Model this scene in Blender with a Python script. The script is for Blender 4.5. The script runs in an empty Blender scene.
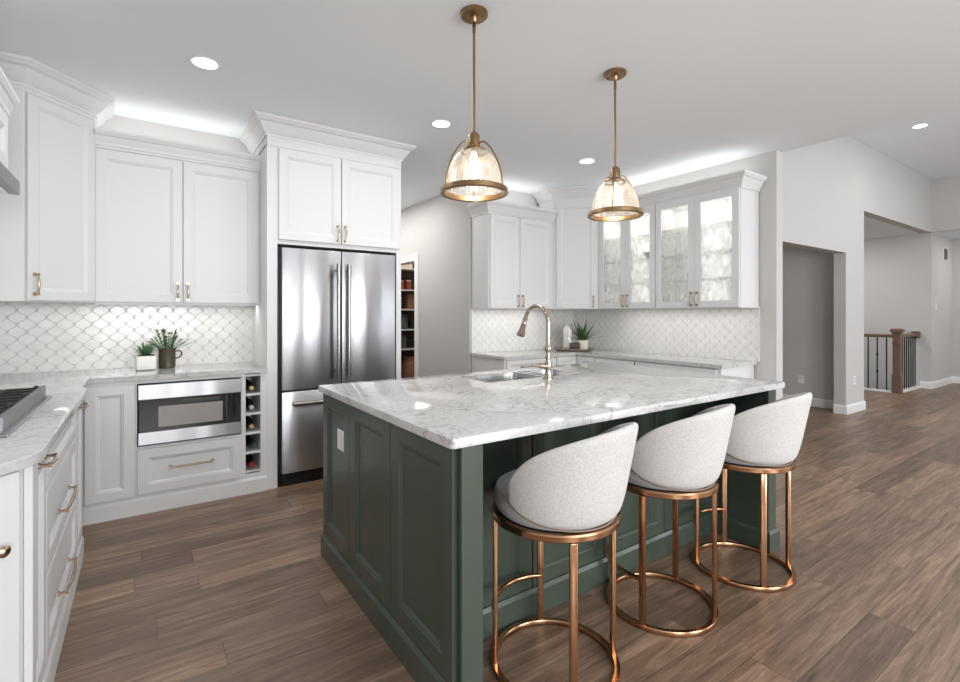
import bpy, bmesh, math, random
from mathutils import Vector, Matrix
random.seed(4)
R = math.radians
S = bpy.context.scene
C = S.collection

# ------------------------------------------------------------------ camera
cam_d = bpy.data.cameras.new('camera')
cam = bpy.data.objects.new('camera', cam_d); C.objects.link(cam)
cam.location = (0, 0, 1.30)
cam.rotation_euler = (R(90), 0, R(-34.75))
cam_d.sensor_width = 36; cam_d.lens = 487 / 960 * 36
cam_d.shift_y = -27.4 / 960
cam_d.clip_start = 0.02
S.camera = cam
# ------------------------------------------------------------------ world, exposure
w = bpy.data.worlds.new('world'); S.world = w; w.use_nodes = True
w.node_tree.nodes['Background'].inputs[0].default_value = (0.80, 0.88, 1.0, 1)
w.node_tree.nodes['Background'].inputs[1].default_value = 1.0
S.view_settings.view_transform = 'Standard'
S.view_settings.look = 'None'
S.view_settings.exposure = 0.27
S.view_settings.gamma = 1.0
S.view_settings.use_curve_mapping = False
S.cycles.use_denoising = True
S.cycles.max_bounces = 10
S.cycles.diffuse_bounces = 6
S.cycles.glossy_bounces = 5
S.cycles.transparent_max_bounces = 16
S.cycles.sample_clamp_indirect = 6
S.cycles.caustics_reflective = False
S.cycles.caustics_refractive = False


def area(name, loc, rot, sx, sy, power, col=(1, 1, 1), spread=180):
    l = bpy.data.lights.new(name, 'AREA'); l.shape = 'RECTANGLE'
    l.size = sx; l.size_y = sy; l.energy = power; l.color = col; l.spread = R(spread)
    o = bpy.data.objects.new(name, l); C.objects.link(o)
    o.location = loc; o.rotation_euler = [R(a) for a in rot]
    return o


DAY = (0.96, 0.98, 1.0)
NEU = (1.0, 0.98, 0.96)
WARM = (1.0, 0.95, 0.89)
# daylight entering by the windows behind the camera (area lights face +Y)
area('patio_daylight', (2.9, -3.25, 1.25), (90, 0, 0), 1.7, 2.2, 92, DAY)
area('window_daylight', (0.1, -3.25, 1.55), (90, 0, 0), 1.5, 1.3, 78, DAY)
area('great_room_daylight', (7.6, -3.25, 1.7), (90, 0, 0), 4.2, 2.6, 98, DAY)
# soft fill lights added below the ceilings, not fixtures, aimed at the floor
area('dining_ceiling_fill', (1.6, -1.5, 2.72), (0, 0, 0), 2.6, 1.6, 44, DAY)
area('kitchen_ceiling_fill', (1.3, 2.9, 2.735), (0, 0, 0), 3.4, .5, 15, DAY)
area('great_room_ceiling_fill', (8.0, 0.3, 3.58), (0, 0, 0), 4.0, 2.5, 34, DAY)
# added fill for hall, pantry and corridor; area lights for stair, side hall
area('hall_fill', (2.35, 6.3, 2.72), (0, 0, 0), .5, 2.6, 26, NEU)
area('pantry_fill', (3.5, 6.2, 2.70), (0, 0, 0), .3, .3, 9, WARM)
area('corridor_fill', (6.2, 3.6, 2.70), (0, 0, 0), .8, .5, 28, NEU)
area('stair_light', (9.8, 3.8, 2.68), (0, 0, 0), 1.2, .8, 22, NEU)
area('side_hall_light', (12.0, 1.4, 2.68), (0, 0, 0), .5, .8, 9, NEU)
# light strips lying on top of the wall cabinets, shining up
area('left_cabinet_top_strip', (0.22, 4.27, 2.53), (178, 0, 0), .95, .30, 1.0, NEU)
area('corner_cabinet_top_strip', (3.45, 4.32, 2.49), (180, 0, 0), .8, .2, .9, NEU)
area('glass_cabinet_top_strip', (4.42, 3.0, 2.53), (180, 0, 0), .2, 1.5, 1.8, NEU)
# strips under the wall cabinets
area('left_under_cabinet_strip', (0.2, 4.22, 1.36), (0, 0, 0), 1.2, .04, 1.5, NEU)
area('right_under_cabinet_strip', (3.5, 4.30, 1.345), (0, 0, 0), .9, .04, 1.2, NEU)
area('glass_under_cabinet_strip', (4.40, 2.9, 1.345), (0, 0, 0), .04, 1.4, 1.6, NEU)


# ------------------------------------------------------------------ materials
def nodes(name):
    m = bpy.data.materials.new(name); m.use_nodes = True
    nt = m.node_tree; b = nt.nodes['Principled BSDF']
    return m, nt, b


def N(nt, t, **kw):
    n = nt.nodes.new(t)
    for k, v in kw.items():
        if k.startswith('i_'):
            n.inputs[k[2:].replace('_', ' ')].default_value = v
        else:
            setattr(n, k, v)
    return n


def simple(name, col, rough=.5, metal=0, noise=0.0, nscale=20, bump=0.0, bscale=200, spec=.5, coat=0):
    m, nt, b = nodes(name)
    b.inputs['Base Color'].default_value = (*col, 1)
    b.inputs['Roughness'].default_value = rough
    b.inputs['Metallic'].default_value = metal
    b.inputs['Specular IOR Level'].default_value = spec
    b.inputs['Coat Weight'].default_value = coat
    tc = N(nt, 'ShaderNodeTexCoord')
    if noise:
        n = N(nt, 'ShaderNodeTexNoise'); n.inputs['Scale'].default_value = nscale; n.inputs['Detail'].default_value = 4
        nt.links.new(tc.outputs['Object'], n.inputs['Vector'])
        mx = N(nt, 'ShaderNodeMix', data_type='RGBA')
        mx.inputs[6].default_value = (*[c * (1 - noise) for c in col], 1)
        mx.inputs[7].default_value = (*[min(1, c * (1 + noise)) for c in col], 1)
        nt.links.new(n.outputs['Fac'], mx.inputs[0]); nt.links.new(mx.outputs[2], b.inputs['Base Color'])
    if bump:
        n = N(nt, 'ShaderNodeTexNoise'); n.inputs['Scale'].default_value = bscale; n.inputs['Detail'].default_value = 3
        nt.links.new(tc.outputs['Object'], n.inputs['Vector'])
        bp = N(nt, 'ShaderNodeBump'); bp.inputs['Strength'].default_value = bump; bp.inputs['Distance'].default_value = .002
        nt.links.new(n.outputs['Fac'], bp.inputs['Height']); nt.links.new(bp.outputs['Normal'], b.inputs['Normal'])
    return m


def emis(name, col, s):
    m, nt, b = nodes(name)
    b.inputs['Base Color'].default_value = (0, 0, 0, 1)
    b.inputs['Emission Color'].default_value = (*col, 1)
    b.inputs['Emission Strength'].default_value = s
    return m


M = {}
M['white'] = simple('white_cabinet_paint', (.70, .70, .70), .45, noise=.01, nscale=3)
M['wall'] = simple('warm_grey_wall_paint', (.56, .55, .535), .9, spec=.2, noise=.015, nscale=2, bump=.05, bscale=300)
M['ceil'] = simple('ceiling_paint', (.84, .875, .905), .9, spec=.2, noise=.01, nscale=2)
M['trim'] = simple('white_trim_paint', (.82, .82, .81), .4, noise=.01)
M['green'] = simple('dark_green_paint', (.056, .074, .057), .26, noise=.03, nscale=4)
M['steel'] = None
M['handlesteel'] = simple('handle_steel', (.34, .32, .30), .22, 1, noise=.1)
M['guard'] = simple('dark_steel', (.22, .22, .23), .32, 1, noise=.1)
M['black'] = simple('black_enamel', (.012, .012, .013), .3, noise=.1)
M['iron'] = simple('cast_iron', (.02, .02, .021), .55, noise=.2, bump=.3, bscale=400)
M['blackgap'] = simple('black_gasket', (.01, .01, .01), .7, noise=.1)
M['glassblack'] = simple('oven_black_glass', (.012, .013, .015), .06, noise=.05, spec=.6)
M['brass'] = simple('antique_brass', (.33, .22, .115), .30, 1, noise=.12, nscale=30)
M['rose'] = simple('rose_gold_metal', (.53, .30, .17), .2, 1, noise=.06, nscale=20)
M['champ'] = simple('champagne_bronze', (.47, .37, .26), .25, 1, noise=.08, nscale=40)
M['nickel'] = simple('polished_nickel', (.47, .41, .34), .17, 1, noise=.06, nscale=30)
M['chrome'] = simple('sink_steel', (.62, .62, .62), .2, 1, noise=.05)
M['plastic'] = simple('white_plastic', (.85, .85, .83), .35, noise=.01)
M['paper'] = simple('cream_paper', (.65, .55, .42), .7, noise=.1)
M['ceramic'] = simple('white_ceramic', (.82, .81, .78), .35, noise=.03)
M['cream'] = simple('cream_ceramic', (.78, .74, .62), .4, noise=.04)
M['bronze'] = simple('dark_bronze_mug', (.09, .075, .055), .4, .5, noise=.2)
M['soil'] = simple('potting_soil', (.03, .02, .015), .9, noise=.3, bump=.5)
M['leaf'] = simple('leaf_green', (.07, .16, .06), .5, noise=.35, nscale=25)
M['leaf2'] = simple('aloe_green', (.06, .12, .05), .45, noise=.5, nscale=40)
M['leafred'] = simple('leaf_tip_dark', (.10, .085, .06), .5, noise=.3)
M['tray'] = simple('wood_tray', (.28, .23, .17), .5, noise=.2)
M['darkbox'] = simple('dark_brown_box', (.05, .03, .03), .5, noise=.2)
M['bottle'] = simple('dark_bottle_glass', (.008, .010, .008), .08, spec=.7, noise=.1)
M['foil_gold'] = simple('gold_foil', (.55, .42, .2), .35, .8, noise=.1)
M['foil_silver'] = simple('silver_foil', (.6, .6, .6), .35, .8, noise=.1)
M['foil_black'] = simple('black_foil', (.02, .02, .02), .35, .3, noise=.1)
M['foil_red'] = simple('red_foil', (.45, .02, .03), .35, .1, noise=.1)
M['oak'] = simple('stained_oak', (.16, .10, .065), .45, noise=.3, nscale=30)
M['brownbox'] = simple('brown_cardboard', (.24, .11, .055), .7, noise=.2)
M['redlabel'] = simple('red_brown_jar', (.30, .07, .04), .4, noise=.4, nscale=30)
M['greybox'] = simple('grey_appliance', (.08, .08, .085), .4, noise=.2)
M['glow'] = emis('lamp_glow', (1, .97, .92), 14)
M['bulb'] = emis('warm_bulb', (1, .78, .50), 4)


def steel():
    m, nt, b = nodes('brushed_stainless')
    b.inputs['Metallic'].default_value = 1
    b.inputs['Base Color'].default_value = (.40, .40, .41, 1)
    b.inputs['Roughness'].default_value = .3
    b.inputs['Anisotropic'].default_value = .8
    b.inputs['Anisotropic Rotation'].default_value = .25
    tg = N(nt, 'ShaderNodeTangent', direction_type='RADIAL', axis='Z'); nt.links.new(tg.outputs[0], b.inputs['Tangent'])
    tc = N(nt, 'ShaderNodeTexCoord'); mp = N(nt, 'ShaderNodeMapping')
    mp.inputs['Scale'].default_value = (2.2, 2.2, .7)
    n = N(nt, 'ShaderNodeTexNoise'); n.inputs['Scale'].default_value = 1.6; n.inputs['Detail'].default_value = 1.5
    nt.links.new(tc.outputs['Object'], mp.inputs[0]); nt.links.new(mp.outputs[0], n.inputs['Vector'])
    bp = N(nt, 'ShaderNodeBump'); bp.inputs['Strength'].default_value = .3; bp.inputs['Distance'].default_value = .05
    nt.links.new(n.outputs['Fac'], bp.inputs['Height']); nt.links.new(bp.outputs['Normal'], b.inputs['Normal'])
    mp2 = N(nt, 'ShaderNodeMapping'); mp2.inputs['Scale'].default_value = (3, 3, 400)
    n2 = N(nt, 'ShaderNodeTexNoise'); n2.inputs['Scale'].default_value = 1
    nt.links.new(tc.outputs['Object'], mp2.inputs[0]); nt.links.new(mp2.outputs[0], n2.inputs['Vector'])
    mr = N(nt, 'ShaderNodeMapRange'); mr.inputs[3].default_value = .26; mr.inputs[4].default_value = .36
    nt.links.new(n2.outputs['Fac'], mr.inputs[0]); nt.links.new(mr.outputs[0], b.inputs['Roughness'])
    return m


M['steel'] = steel()


def floor_mat():
    m, nt, b = nodes('wood_plank_floor'); L = nt.links.new
    tc = N(nt, 'ShaderNodeTexCoord')
    br = N(nt, 'ShaderNodeTexBrick')
    br.offset = .37; br.offset_frequency = 2; br.squash = 1
    br.inputs['Scale'].default_value = 1
    br.inputs['Brick Width'].default_value = 1.3
    br.inputs['Row Height'].default_value = .155
    br.inputs['Mortar Size'].default_value = .0012
    br.inputs['Mortar Smooth'].default_value = .3
    br.inputs['Color1'].default_value = (0, 0, 0, 1)
    br.inputs['Color2'].default_value = (1, 1, 1, 1)
    br.inputs['Mortar'].default_value = (.5, .5, .5, 1)
    br.offset = 0
    sx = N(nt, 'ShaderNodeSeparateXYZ'); L(tc.outputs['Object'], sx.inputs[0])
    row = N(nt, 'ShaderNodeMath', operation='DIVIDE'); row.inputs[1].default_value = .155; L(sx.outputs['Y'], row.inputs[0])
    rf = N(nt, 'ShaderNodeMath', operation='FLOOR'); L(row.outputs[0], rf.inputs[0])
    wn = N(nt, 'ShaderNodeTexWhiteNoise', noise_dimensions='1D'); L(rf.outputs[0], wn.inputs['W'])
    sh = N(nt, 'ShaderNodeMath', operation='MULTIPLY_ADD'); sh.inputs[1].default_value = 1.3; L(wn.outputs['Value'], sh.inputs[0]); L(sx.outputs['X'], sh.inputs[2])
    cx_ = N(nt, 'ShaderNodeCombineXYZ'); L(sh.outputs[0], cx_.inputs['X']); L(sx.outputs['Y'], cx_.inputs['Y'])
    L(cx_.outputs[0], br.inputs['Vector'])
    # per plank offset of the grain
    mp = N(nt, 'ShaderNodeMapping'); mp.inputs['Scale'].default_value = (1.6, 17, 1)
    L(tc.outputs['Object'], mp.inputs[0])
    off = N(nt, 'ShaderNodeVectorMath', operation='MULTIPLY'); off.inputs[1].default_value = (13, 7, 5)
    L(br.outputs['Color'], off.inputs[0])
    add = N(nt, 'ShaderNodeVectorMath', operation='ADD')
    L(mp.outputs[0], add.inputs[0]); L(off.outputs[0], add.inputs[1])
    n1 = N(nt, 'ShaderNodeTexNoise'); n1.inputs['Scale'].default_value = 1.0; n1.inputs['Detail'].default_value = 7
    n1.inputs['Roughness'].default_value = .68; n1.inputs['Distortion'].default_value = 1.1
    L(add.outputs[0], n1.inputs['Vector'])
    cr = N(nt, 'ShaderNodeValToRGB')
    e = cr.color_ramp.elements
    e[0].position = .34; e[0].color = (.092, .058, .039, 1)
    e[1].position = .66; e[1].color = (.42, .30, .21, 1)
    k = e.new(.5); k.color = (.235, .155, .106, 1)
    mpf = N(nt, 'ShaderNodeMapping'); mpf.inputs['Scale'].default_value = (2.2, 55, 1)
    L(tc.outputs['Object'], mpf.inputs[0])
    addf = N(nt, 'ShaderNodeVectorMath', operation='ADD'); L(mpf.outputs[0], addf.inputs[0]); L(off.outputs[0], addf.inputs[1])
    nf = N(nt, 'ShaderNodeTexNoise'); nf.inputs['Scale'].default_value = 1.6; nf.inputs['Detail'].default_value = 6; nf.inputs['Roughness'].default_value = .7
    nf.inputs['Distortion'].default_value = .5
    L(addf.outputs[0], nf.inputs['Vector'])
    mf = N(nt, 'ShaderNodeMix', data_type='FLOAT'); mf.inputs[0].default_value = .45
    L(n1.outputs['Fac'], mf.inputs[2]); L(nf.outputs['Fac'], mf.inputs[3])
    L(mf.outputs[0], cr.inputs[0])
    # plank tint
    tint = N(nt, 'ShaderNodeMix', data_type='RGBA', blend_type='MULTIPLY'); tint.inputs[0].default_value = 1
    cr2 = N(nt, 'ShaderNodeValToRGB')
    e2 = cr2.color_ramp.elements
    e2[0].position = 0; e2[0].color = (.62, .61, .62, 1); e2[1].position = 1; e2[1].color = (1.12, 1.08, 1.03, 1)
    L(br.outputs['Color'], cr2.inputs[0]); L(cr.outputs[0], tint.inputs[6]); L(cr2.outputs[0], tint.inputs[7])
    gap = N(nt, 'ShaderNodeMix', data_type='RGBA'); gap.inputs[7].default_value = (.05, .032, .024, 1)
    L(br.outputs['Fac'], gap.inputs[0]); L(tint.outputs[2], gap.inputs[6])
    L(gap.outputs[2], b.inputs['Base Color'])
    b.inputs['Roughness'].default_value = .38
    bp = N(nt, 'ShaderNodeBump'); bp.inputs['Strength'].default_value = .12; bp.inputs['Distance'].default_value = .002
    L(n1.outputs['Fac'], bp.inputs['Height']); L(bp.outputs['Normal'], b.inputs['Normal'])
    return m


def quartz_mat():
    m, nt, b = nodes('veined_quartz'); L = nt.links.new
    tc = N(nt, 'ShaderNodeTexCoord')
    n = N(nt, 'ShaderNodeTexNoise'); n.inputs['Scale'].default_value = 3.6; n.inputs['Detail'].default_value = 8
    n.inputs['Roughness'].default_value = .58; n.inputs['Distortion'].default_value = 2.6
    L(tc.outputs['Object'], n.inputs['Vector'])
    a = N(nt, 'ShaderNodeMath', operation='SUBTRACT'); a.inputs[1].default_value = .5
    L(n.outputs['Fac'], a.inputs[0])
    ab = N(nt, 'ShaderNodeMath', operation='ABSOLUTE'); L(a.outputs[0], ab.inputs[0])
    cr = N(nt, 'ShaderNodeValToRGB'); e = cr.color_ramp.elements
    e[0].position = 0; e[0].color = (.30, .29, .285, 1); e[1].position = .022; e[1].color = (.56, .55, .54, 1)
    L(ab.outputs[0], cr.inputs[0])
    n2 = N(nt, 'ShaderNodeTexNoise'); n2.inputs['Scale'].default_value = 2.3; n2.inputs['Detail'].default_value = 5
    L(tc.outputs['Object'], n2.inputs['Vector'])
    mr = N(nt, 'ShaderNodeMapRange'); mr.inputs[1].default_value = .38; mr.inputs[2].default_value = .52
    L(n2.outputs['Fac'], mr.inputs[0])
    mx = N(nt, 'ShaderNodeMix', data_type='RGBA'); mx.inputs[6].default_value = (.585, .575, .565, 1)
    L(mr.outputs[0], mx.inputs[0]); L(cr.outputs[0], mx.inputs[7])
    n3 = N(nt, 'ShaderNodeTexNoise'); n3.inputs['Scale'].default_value = 45; n3.inputs['Detail'].default_value = 4
    L(tc.outputs['Object'], n3.inputs['Vector'])
    mr3 = N(nt, 'ShaderNodeMapRange'); mr3.inputs[1].default_value = .3; mr3.inputs[2].default_value = .7
    mr3.inputs[3].default_value = .90; mr3.inputs[4].default_value = 1.08
    L(n3.outputs['Fac'], mr3.inputs[0])
    mu = N(nt, 'ShaderNodeMix', data_type='RGBA', blend_type='MULTIPLY'); mu.inputs[0].default_value = 1
    L(mx.outputs[2], mu.inputs[6]); L(mr3.outputs[0], mu.inputs[7])
    L(mu.outputs[2], b.inputs['Base Color'])
    b.inputs['Roughness'].default_value = .09
    return m


def tile_mat(axis):
    """white arabesque (lantern) tiles, drawn in metres on the wall plane"""
    m, nt, b = nodes('arabesque_tile_' + axis); L = nt.links.new
    tc = N(nt, 'ShaderNodeTexCoord'); sp = N(nt, 'ShaderNodeSeparateXYZ')
    L(tc.outputs['Object'], sp.inputs[0])

    def mt(op, a, bb=None):
        n = N(nt, 'ShaderNodeMath', operation=op)
        for i, v in enumerate((a, bb)):
            if v is None: continue
            if isinstance(v, (int, float)): n.inputs[i].default_value = v
            else: L(v, n.inputs[i])
        return n.outputs[0]
    u = sp.outputs['X' if axis == 'x' else 'Y']; z = sp.outputs['Z']
    a = mt('MULTIPLY', u, 2 * math.pi / .098); c = mt('MULTIPLY', z, 2 * math.pi / .098)
    a = mt('ADD', a, mt('MULTIPLY', mt('SINE', mt('MULTIPLY', a, 2)), .16))
    c = mt('SUBTRACT', c, mt('MULTIPLY', mt('SINE', mt('MULTIPLY', c, 2)), .16))
    f = mt('ABSOLUTE', mt('ADD', mt('COSINE', a), mt('COSINE', c)))
    mr = N(nt, 'ShaderNodeMapRange'); mr.inputs[1].default_value = .06; mr.inputs[2].default_value = .22
    L(f, mr.inputs[0])
    n = N(nt, 'ShaderNodeTexNoise'); n.inputs['Scale'].default_value = 14
    L(tc.outputs['Object'], n.inputs['Vector'])
    mx0 = N(nt, 'ShaderNodeMix', data_type='RGBA')
    mx0.inputs[6].default_value = (.66, .65, .63, 1); mx0.inputs[7].default_value = (.82, .81, .79, 1)
    L(n.outputs['Fac'], mx0.inputs[0])
    mx = N(nt, 'ShaderNodeMix', data_type='RGBA'); mx.inputs[6].default_value = (.56, .55, .535, 1)
    L(mr.outputs[0], mx.inputs[0]); L(mx0.outputs[2], mx.inputs[7])
    L(mx.outputs[2], b.inputs['Base Color'])
    rr = N(nt, 'ShaderNodeMapRange'); rr.inputs[3].default_value = .8; rr.inputs[4].default_value = .16
    L(mr.outputs[0], rr.inputs[0]); L(rr.outputs[0], b.inputs['Roughness'])
    bp = N(nt, 'ShaderNodeBump'); bp.inputs['Strength'].default_value = .5; bp.inputs['Distance'].default_value = .003
    ad = mt('ADD', mr.outputs[0], mt('MULTIPLY', n.outputs['Fac'], .8))
    L(ad, bp.inputs['Height']); L(bp.outputs['Normal'], b.inputs['Normal'])
    return m


def fabric_mat(name, c):
    m, nt, b = nodes(name); L = nt.links.new
    tc = N(nt, 'ShaderNodeTexCoord')
    n = N(nt, 'ShaderNodeTexNoise'); n.inputs['Scale'].default_value = 260; n.inputs['Detail'].default_value = 2
    L(tc.outputs['Object'], n.inputs['Vector'])
    n2 = N(nt, 'ShaderNodeTexNoise'); n2.inputs['Scale'].default_value = 120; n2.inputs['Detail'].default_value = 2
    L(tc.outputs['Object'], n2.inputs['Vector'])
    s = N(nt, 'ShaderNodeMath', operation='ADD'); L(n.outputs['Fac'], s.inputs[0]); L(n2.outputs['Fac'], s.inputs[1])
    mr = N(nt, 'ShaderNodeMapRange'); mr.inputs[1].default_value = .75; mr.inputs[2].default_value = 1.25
    L(s.outputs[0], mr.inputs[0])
    mx = N(nt, 'ShaderNodeMix', data_type='RGBA')
    mx.inputs[6].default_value = (*[k * .88 for k in c], 1); mx.inputs[7].default_value = (*[min(1, k * 1.10) for k in c], 1)
    L(mr.outputs[0], mx.inputs[0]); L(mx.outputs[2], b.inputs['Base Color'])
    b.inputs['Roughness'].default_value = .92
    b.inputs['Sheen Weight'].default_value = .25
    bp = N(nt, 'ShaderNodeBump'); bp.inputs['Strength'].default_value = .5; bp.inputs['Distance'].default_value = .002
    L(n.outputs['Fac'], bp.inputs['Height']); L(bp.outputs['Normal'], b.inputs['Normal'])
    return m


def glass_mat(name, tint, body, rough=.05, bump=0.0, ribs=0):
    """thin clear glass: mostly see-through, some sheen and a slight milky body"""
    m, nt, b = nodes(name); L = nt.links.new
    nt.nodes.remove(b)
    out = nt.nodes['Material Output']
    tr = N(nt, 'ShaderNodeBsdfTransparent'); tr.inputs[0].default_value = (*tint, 1)
    gl = N(nt, 'ShaderNodeBsdfGlossy'); gl.inputs['Roughness'].default_value = rough
    df = N(nt, 'ShaderNodeBsdfDiffuse'); df.inputs[0].default_value = (.9, .88, .84, 1)
    tl = N(nt, 'ShaderNodeBsdfTranslucent'); tl.inputs[0].default_value = (.9, .88, .84, 1)
    mm = N(nt, 'ShaderNodeMixShader'); mm.inputs[0].default_value = .5
    L(df.outputs[0], mm.inputs[1]); L(tl.outputs[0], mm.inputs[2])
    m1 = N(nt, 'ShaderNodeMixShader')
    L(tr.outputs[0], m1.inputs[1]); L(mm.outputs[0], m1.inputs[2])
    tc = N(nt, 'ShaderNodeTexCoord')
    n = N(nt, 'ShaderNodeTexNoise'); n.inputs['Scale'].default_value = 22; n.inputs['Detail'].default_value = 4
    mp = N(nt, 'ShaderNodeMapping'); mp.inputs['Scale'].default_value = (1, 1, .45)
    L(tc.outputs['Object'], mp.inputs[0]); L(mp.outputs[0], n.inputs['Vector'])
    mr = N(nt, 'ShaderNodeMapRange'); mr.inputs[1].default_value = .35; mr.inputs[2].default_value = .7
    mr.inputs[3].default_value = body * .5; mr.inputs[4].default_value = min(1, body * 1.6)
    L(n.outputs['Fac'], mr.inputs[0]); L(mr.outputs[0], m1.inputs[0])
    fr = N(nt, 'ShaderNodeLayerWeight'); fr.inputs[0].default_value = .35
    m2 = N(nt, 'ShaderNodeMixShader')
    L(fr.outputs['Facing'], m2.inputs[0])
    mr2 = N(nt, 'ShaderNodeMapRange'); mr2.inputs[3].default_value = .05; mr2.inputs[4].default_value = .55
    L(fr.outputs['Facing'], mr2.inputs[0]); L(mr2.outputs[0], m2.inputs[0])
    L(m1.outputs[0], m2.inputs[1]); L(gl.outputs[0], m2.inputs[2])
    if bump:
        bp = N(nt, 'ShaderNodeBump'); bp.inputs['Strength'].default_value = bump; bp.inputs['Distance'].default_value = .004
        L(n.outputs['Fac'], bp.inputs['Height']); L(bp.outputs['Normal'], gl.inputs['Normal'])
    L(m2.outputs[0], out.inputs[0])
    return m


M['floor'] = floor_mat()
M['quartz'] = quartz_mat()
M['tile_x'] = tile_mat('x'); M['tile_y'] = tile_mat('y')
M['fabric'] = fabric_mat('light_grey_weave', (.53, .52, .505))
M['seatfab'] = fabric_mat('grey_seat_weave', (.43, .425, .425))
M['seeded'] = glass_mat('seeded_glass', (.98, .98, .98), .26, .15, .6)
M['bell'] = glass_mat('ribbed_pendant_glass', (1, .95, .88), .26, .08, .4)
M['shelfglass'] = glass_mat('shelf_glass', (.80, .84, .83), .35, .1)
M['clear'] = glass_mat('clear_glass', (1, 1, 1), .5, .04)


# ------------------------------------------------------------------ mesh helpers
def bx(bm, x0, y0, z0, x1, y1, z1, bev=0.0, mat=None):
    vs = [bm.verts.new((x, y, z)) for x in (x0, x1) for y in (y0, y1) for z in (z0, z1)]
    idx = [(0, 1, 3, 2), (4, 6, 7, 5), (0, 4, 5, 1), (2, 3, 7, 6), (0, 2, 6, 4), (1, 5, 7, 3)]
    fs = [bm.faces.new([vs[i] for i in f]) for f in idx]
    if mat is not None:
        for v in vs: v.co = mat @ v.co
    if bev:
        es = list({e for f in fs for e in f.edges})
        bmesh.ops.bevel(bm, geom=es, offset=bev, segments=2, affect='EDGES', profile=.5)


def rings(bm, lst, x0, x1, z0, z1):
    """concentric rectangles in the XZ plane; lst of (inset, y)"""
    prev = None
    for ins, y in lst:
        r = [bm.verts.new(p) for p in ((x0 + ins, y, z0 + ins), (x1 - ins, y, z0 + ins), (x1 - ins, y, z1 - ins), (x0 + ins, y, z1 - ins))]
        if prev:
            for i in range(4):
                bm.faces.new((prev[i], prev[(i + 1) % 4], r[(i + 1) % 4], r[i]))
        else:
            bm.faces.new(list(reversed(r)))
        prev = r
    bm.faces.new(prev)


def panel(bm, x0, x1, z0, z1, y=0.0, t=.02, stile=.055, rec=.011):
    s = min(stile, (x1 - x0) * .28, (z1 - z0) * .28)
    rings(bm, [(0, y), (0, y - t + .002), (.002, y - t), (s, y - t), (s + .006, y - t + .004), (s + .010, y - t + .004), (s + .020, y - t + rec)],
          x0, x1, z0, z1)


def framed(bm, x0, x1, z0, z1, y, t, s):
    """open door frame (for glass)"""
    bx(bm, x0, y - t, z0, x0 + s, y, z1, .002); bx(bm, x1 - s, y - t, z0, x1, y, z1, .002)
    bx(bm, x0 + s, y - t, z0, x1 - s, y, z0 + s, .002); bx(bm, x0 + s, y - t, z1 - s, x1 - s, y, z1, .002)


def lathe(bm, prof, c=(0, 0, 0), seg=32, cap0=True, cap1=True, closed=False, mat=None):
    rows = []
    for r, z in prof:
        row = []
        for i in range(seg):
            a = 2 * math.pi * i / seg
            p = Vector((r * math.cos(a), r * math.sin(a), z))
            if mat is not None: p = mat @ p
            row.append(bm.verts.new(p + Vector(c)))
        rows.append(row)
    n = len(rows)
    for k in range(n if closed else n - 1):
        a, b = rows[k], rows[(k + 1) % n]
        for i in range(seg):
            bm.faces.new((a[i], a[(i + 1) % seg], b[(i + 1) % seg], b[i]))
    if not closed:
        if cap0: bm.faces.new(list(reversed(rows[0])))
        if cap1: bm.faces.new(rows[-1])


def tube(bm, pts, r, seg=10, rs=None):
    pts = [Vector(p) for p in pts]
    rows = []; up = None
    for i, p in enumerate(pts):
        d = (pts[min(i + 1, len(pts) - 1)] - pts[max(i - 1, 0)]).normalized()
        if up is None:
            up = Vector((0, 0, 1)) if abs(d.z) < .9 else Vector((1, 0, 0))
        u = (up - d * up.dot(d)).normalized(); up = u
        v = d.cross(u)
        rr = rs[i] if rs else r
        rows.append([bm.verts.new(p + u * rr * math.cos(2 * math.pi * k / seg) + v * rr * math.sin(2 * math.pi * k / seg)) for k in range(seg)])
    for a, b in zip(rows, rows[1:]):
        for k in range(seg):
            bm.faces.new((a[k], a[(k + 1) % seg], b[(k + 1) % seg], b[k]))
    bm.faces.new(list(reversed(rows[0]))); bm.faces.new(rows[-1])


def sweep(bm, path, prof):
    """sweep a closed profile [(out, z)] along the 2D path; 'out' points to the right of travel"""
    path = [Vector(p) for p in path]
    rows = []
    for i, p in enumerate(path):
        ns = []
        if i > 0: d = (p - path[i - 1]).normalized(); ns.append(Vector((d.y, -d.x)))
        if i < len(path) - 1: d = (path[i + 1] - p).normalized(); ns.append(Vector((d.y, -d.x)))
        if len(ns) == 2:
            m = (ns[0] + ns[1]); m = m / max(.2, m.dot(ns[0]))
        else: m = ns[0]
        rows.append([bm.verts.new((p.x + m.x * o, p.y + m.y * o, z)) for o, z in prof])
    n = len(prof)
    for a, b in zip(rows, rows[1:]):
        for k in range(n):
            bm.faces.new((a[k], b[k], b[(k + 1) % n], a[(k + 1) % n]))
    bm.faces.new(rows[0]); bm.faces.new(list(reversed(rows[-1])))


def poly_slab(bm, pts, z0, z1, bev=0):
    lo = [bm.verts.new((x, y, z0)) for x, y in pts]; hi = [bm.verts.new((x, y, z1)) for x, y in pts]
    bm.faces.new(list(reversed(lo))); top = bm.faces.new(hi)
    n = len(pts)
    for i in range(n): bm.faces.new((lo[i], lo[(i + 1) % n], hi[(i + 1) % n], hi[i]))
    if bev:
        bmesh.ops.bevel(bm, geom=list(top.edges), offset=bev, segments=3, affect='EDGES', profile=.5)


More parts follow.
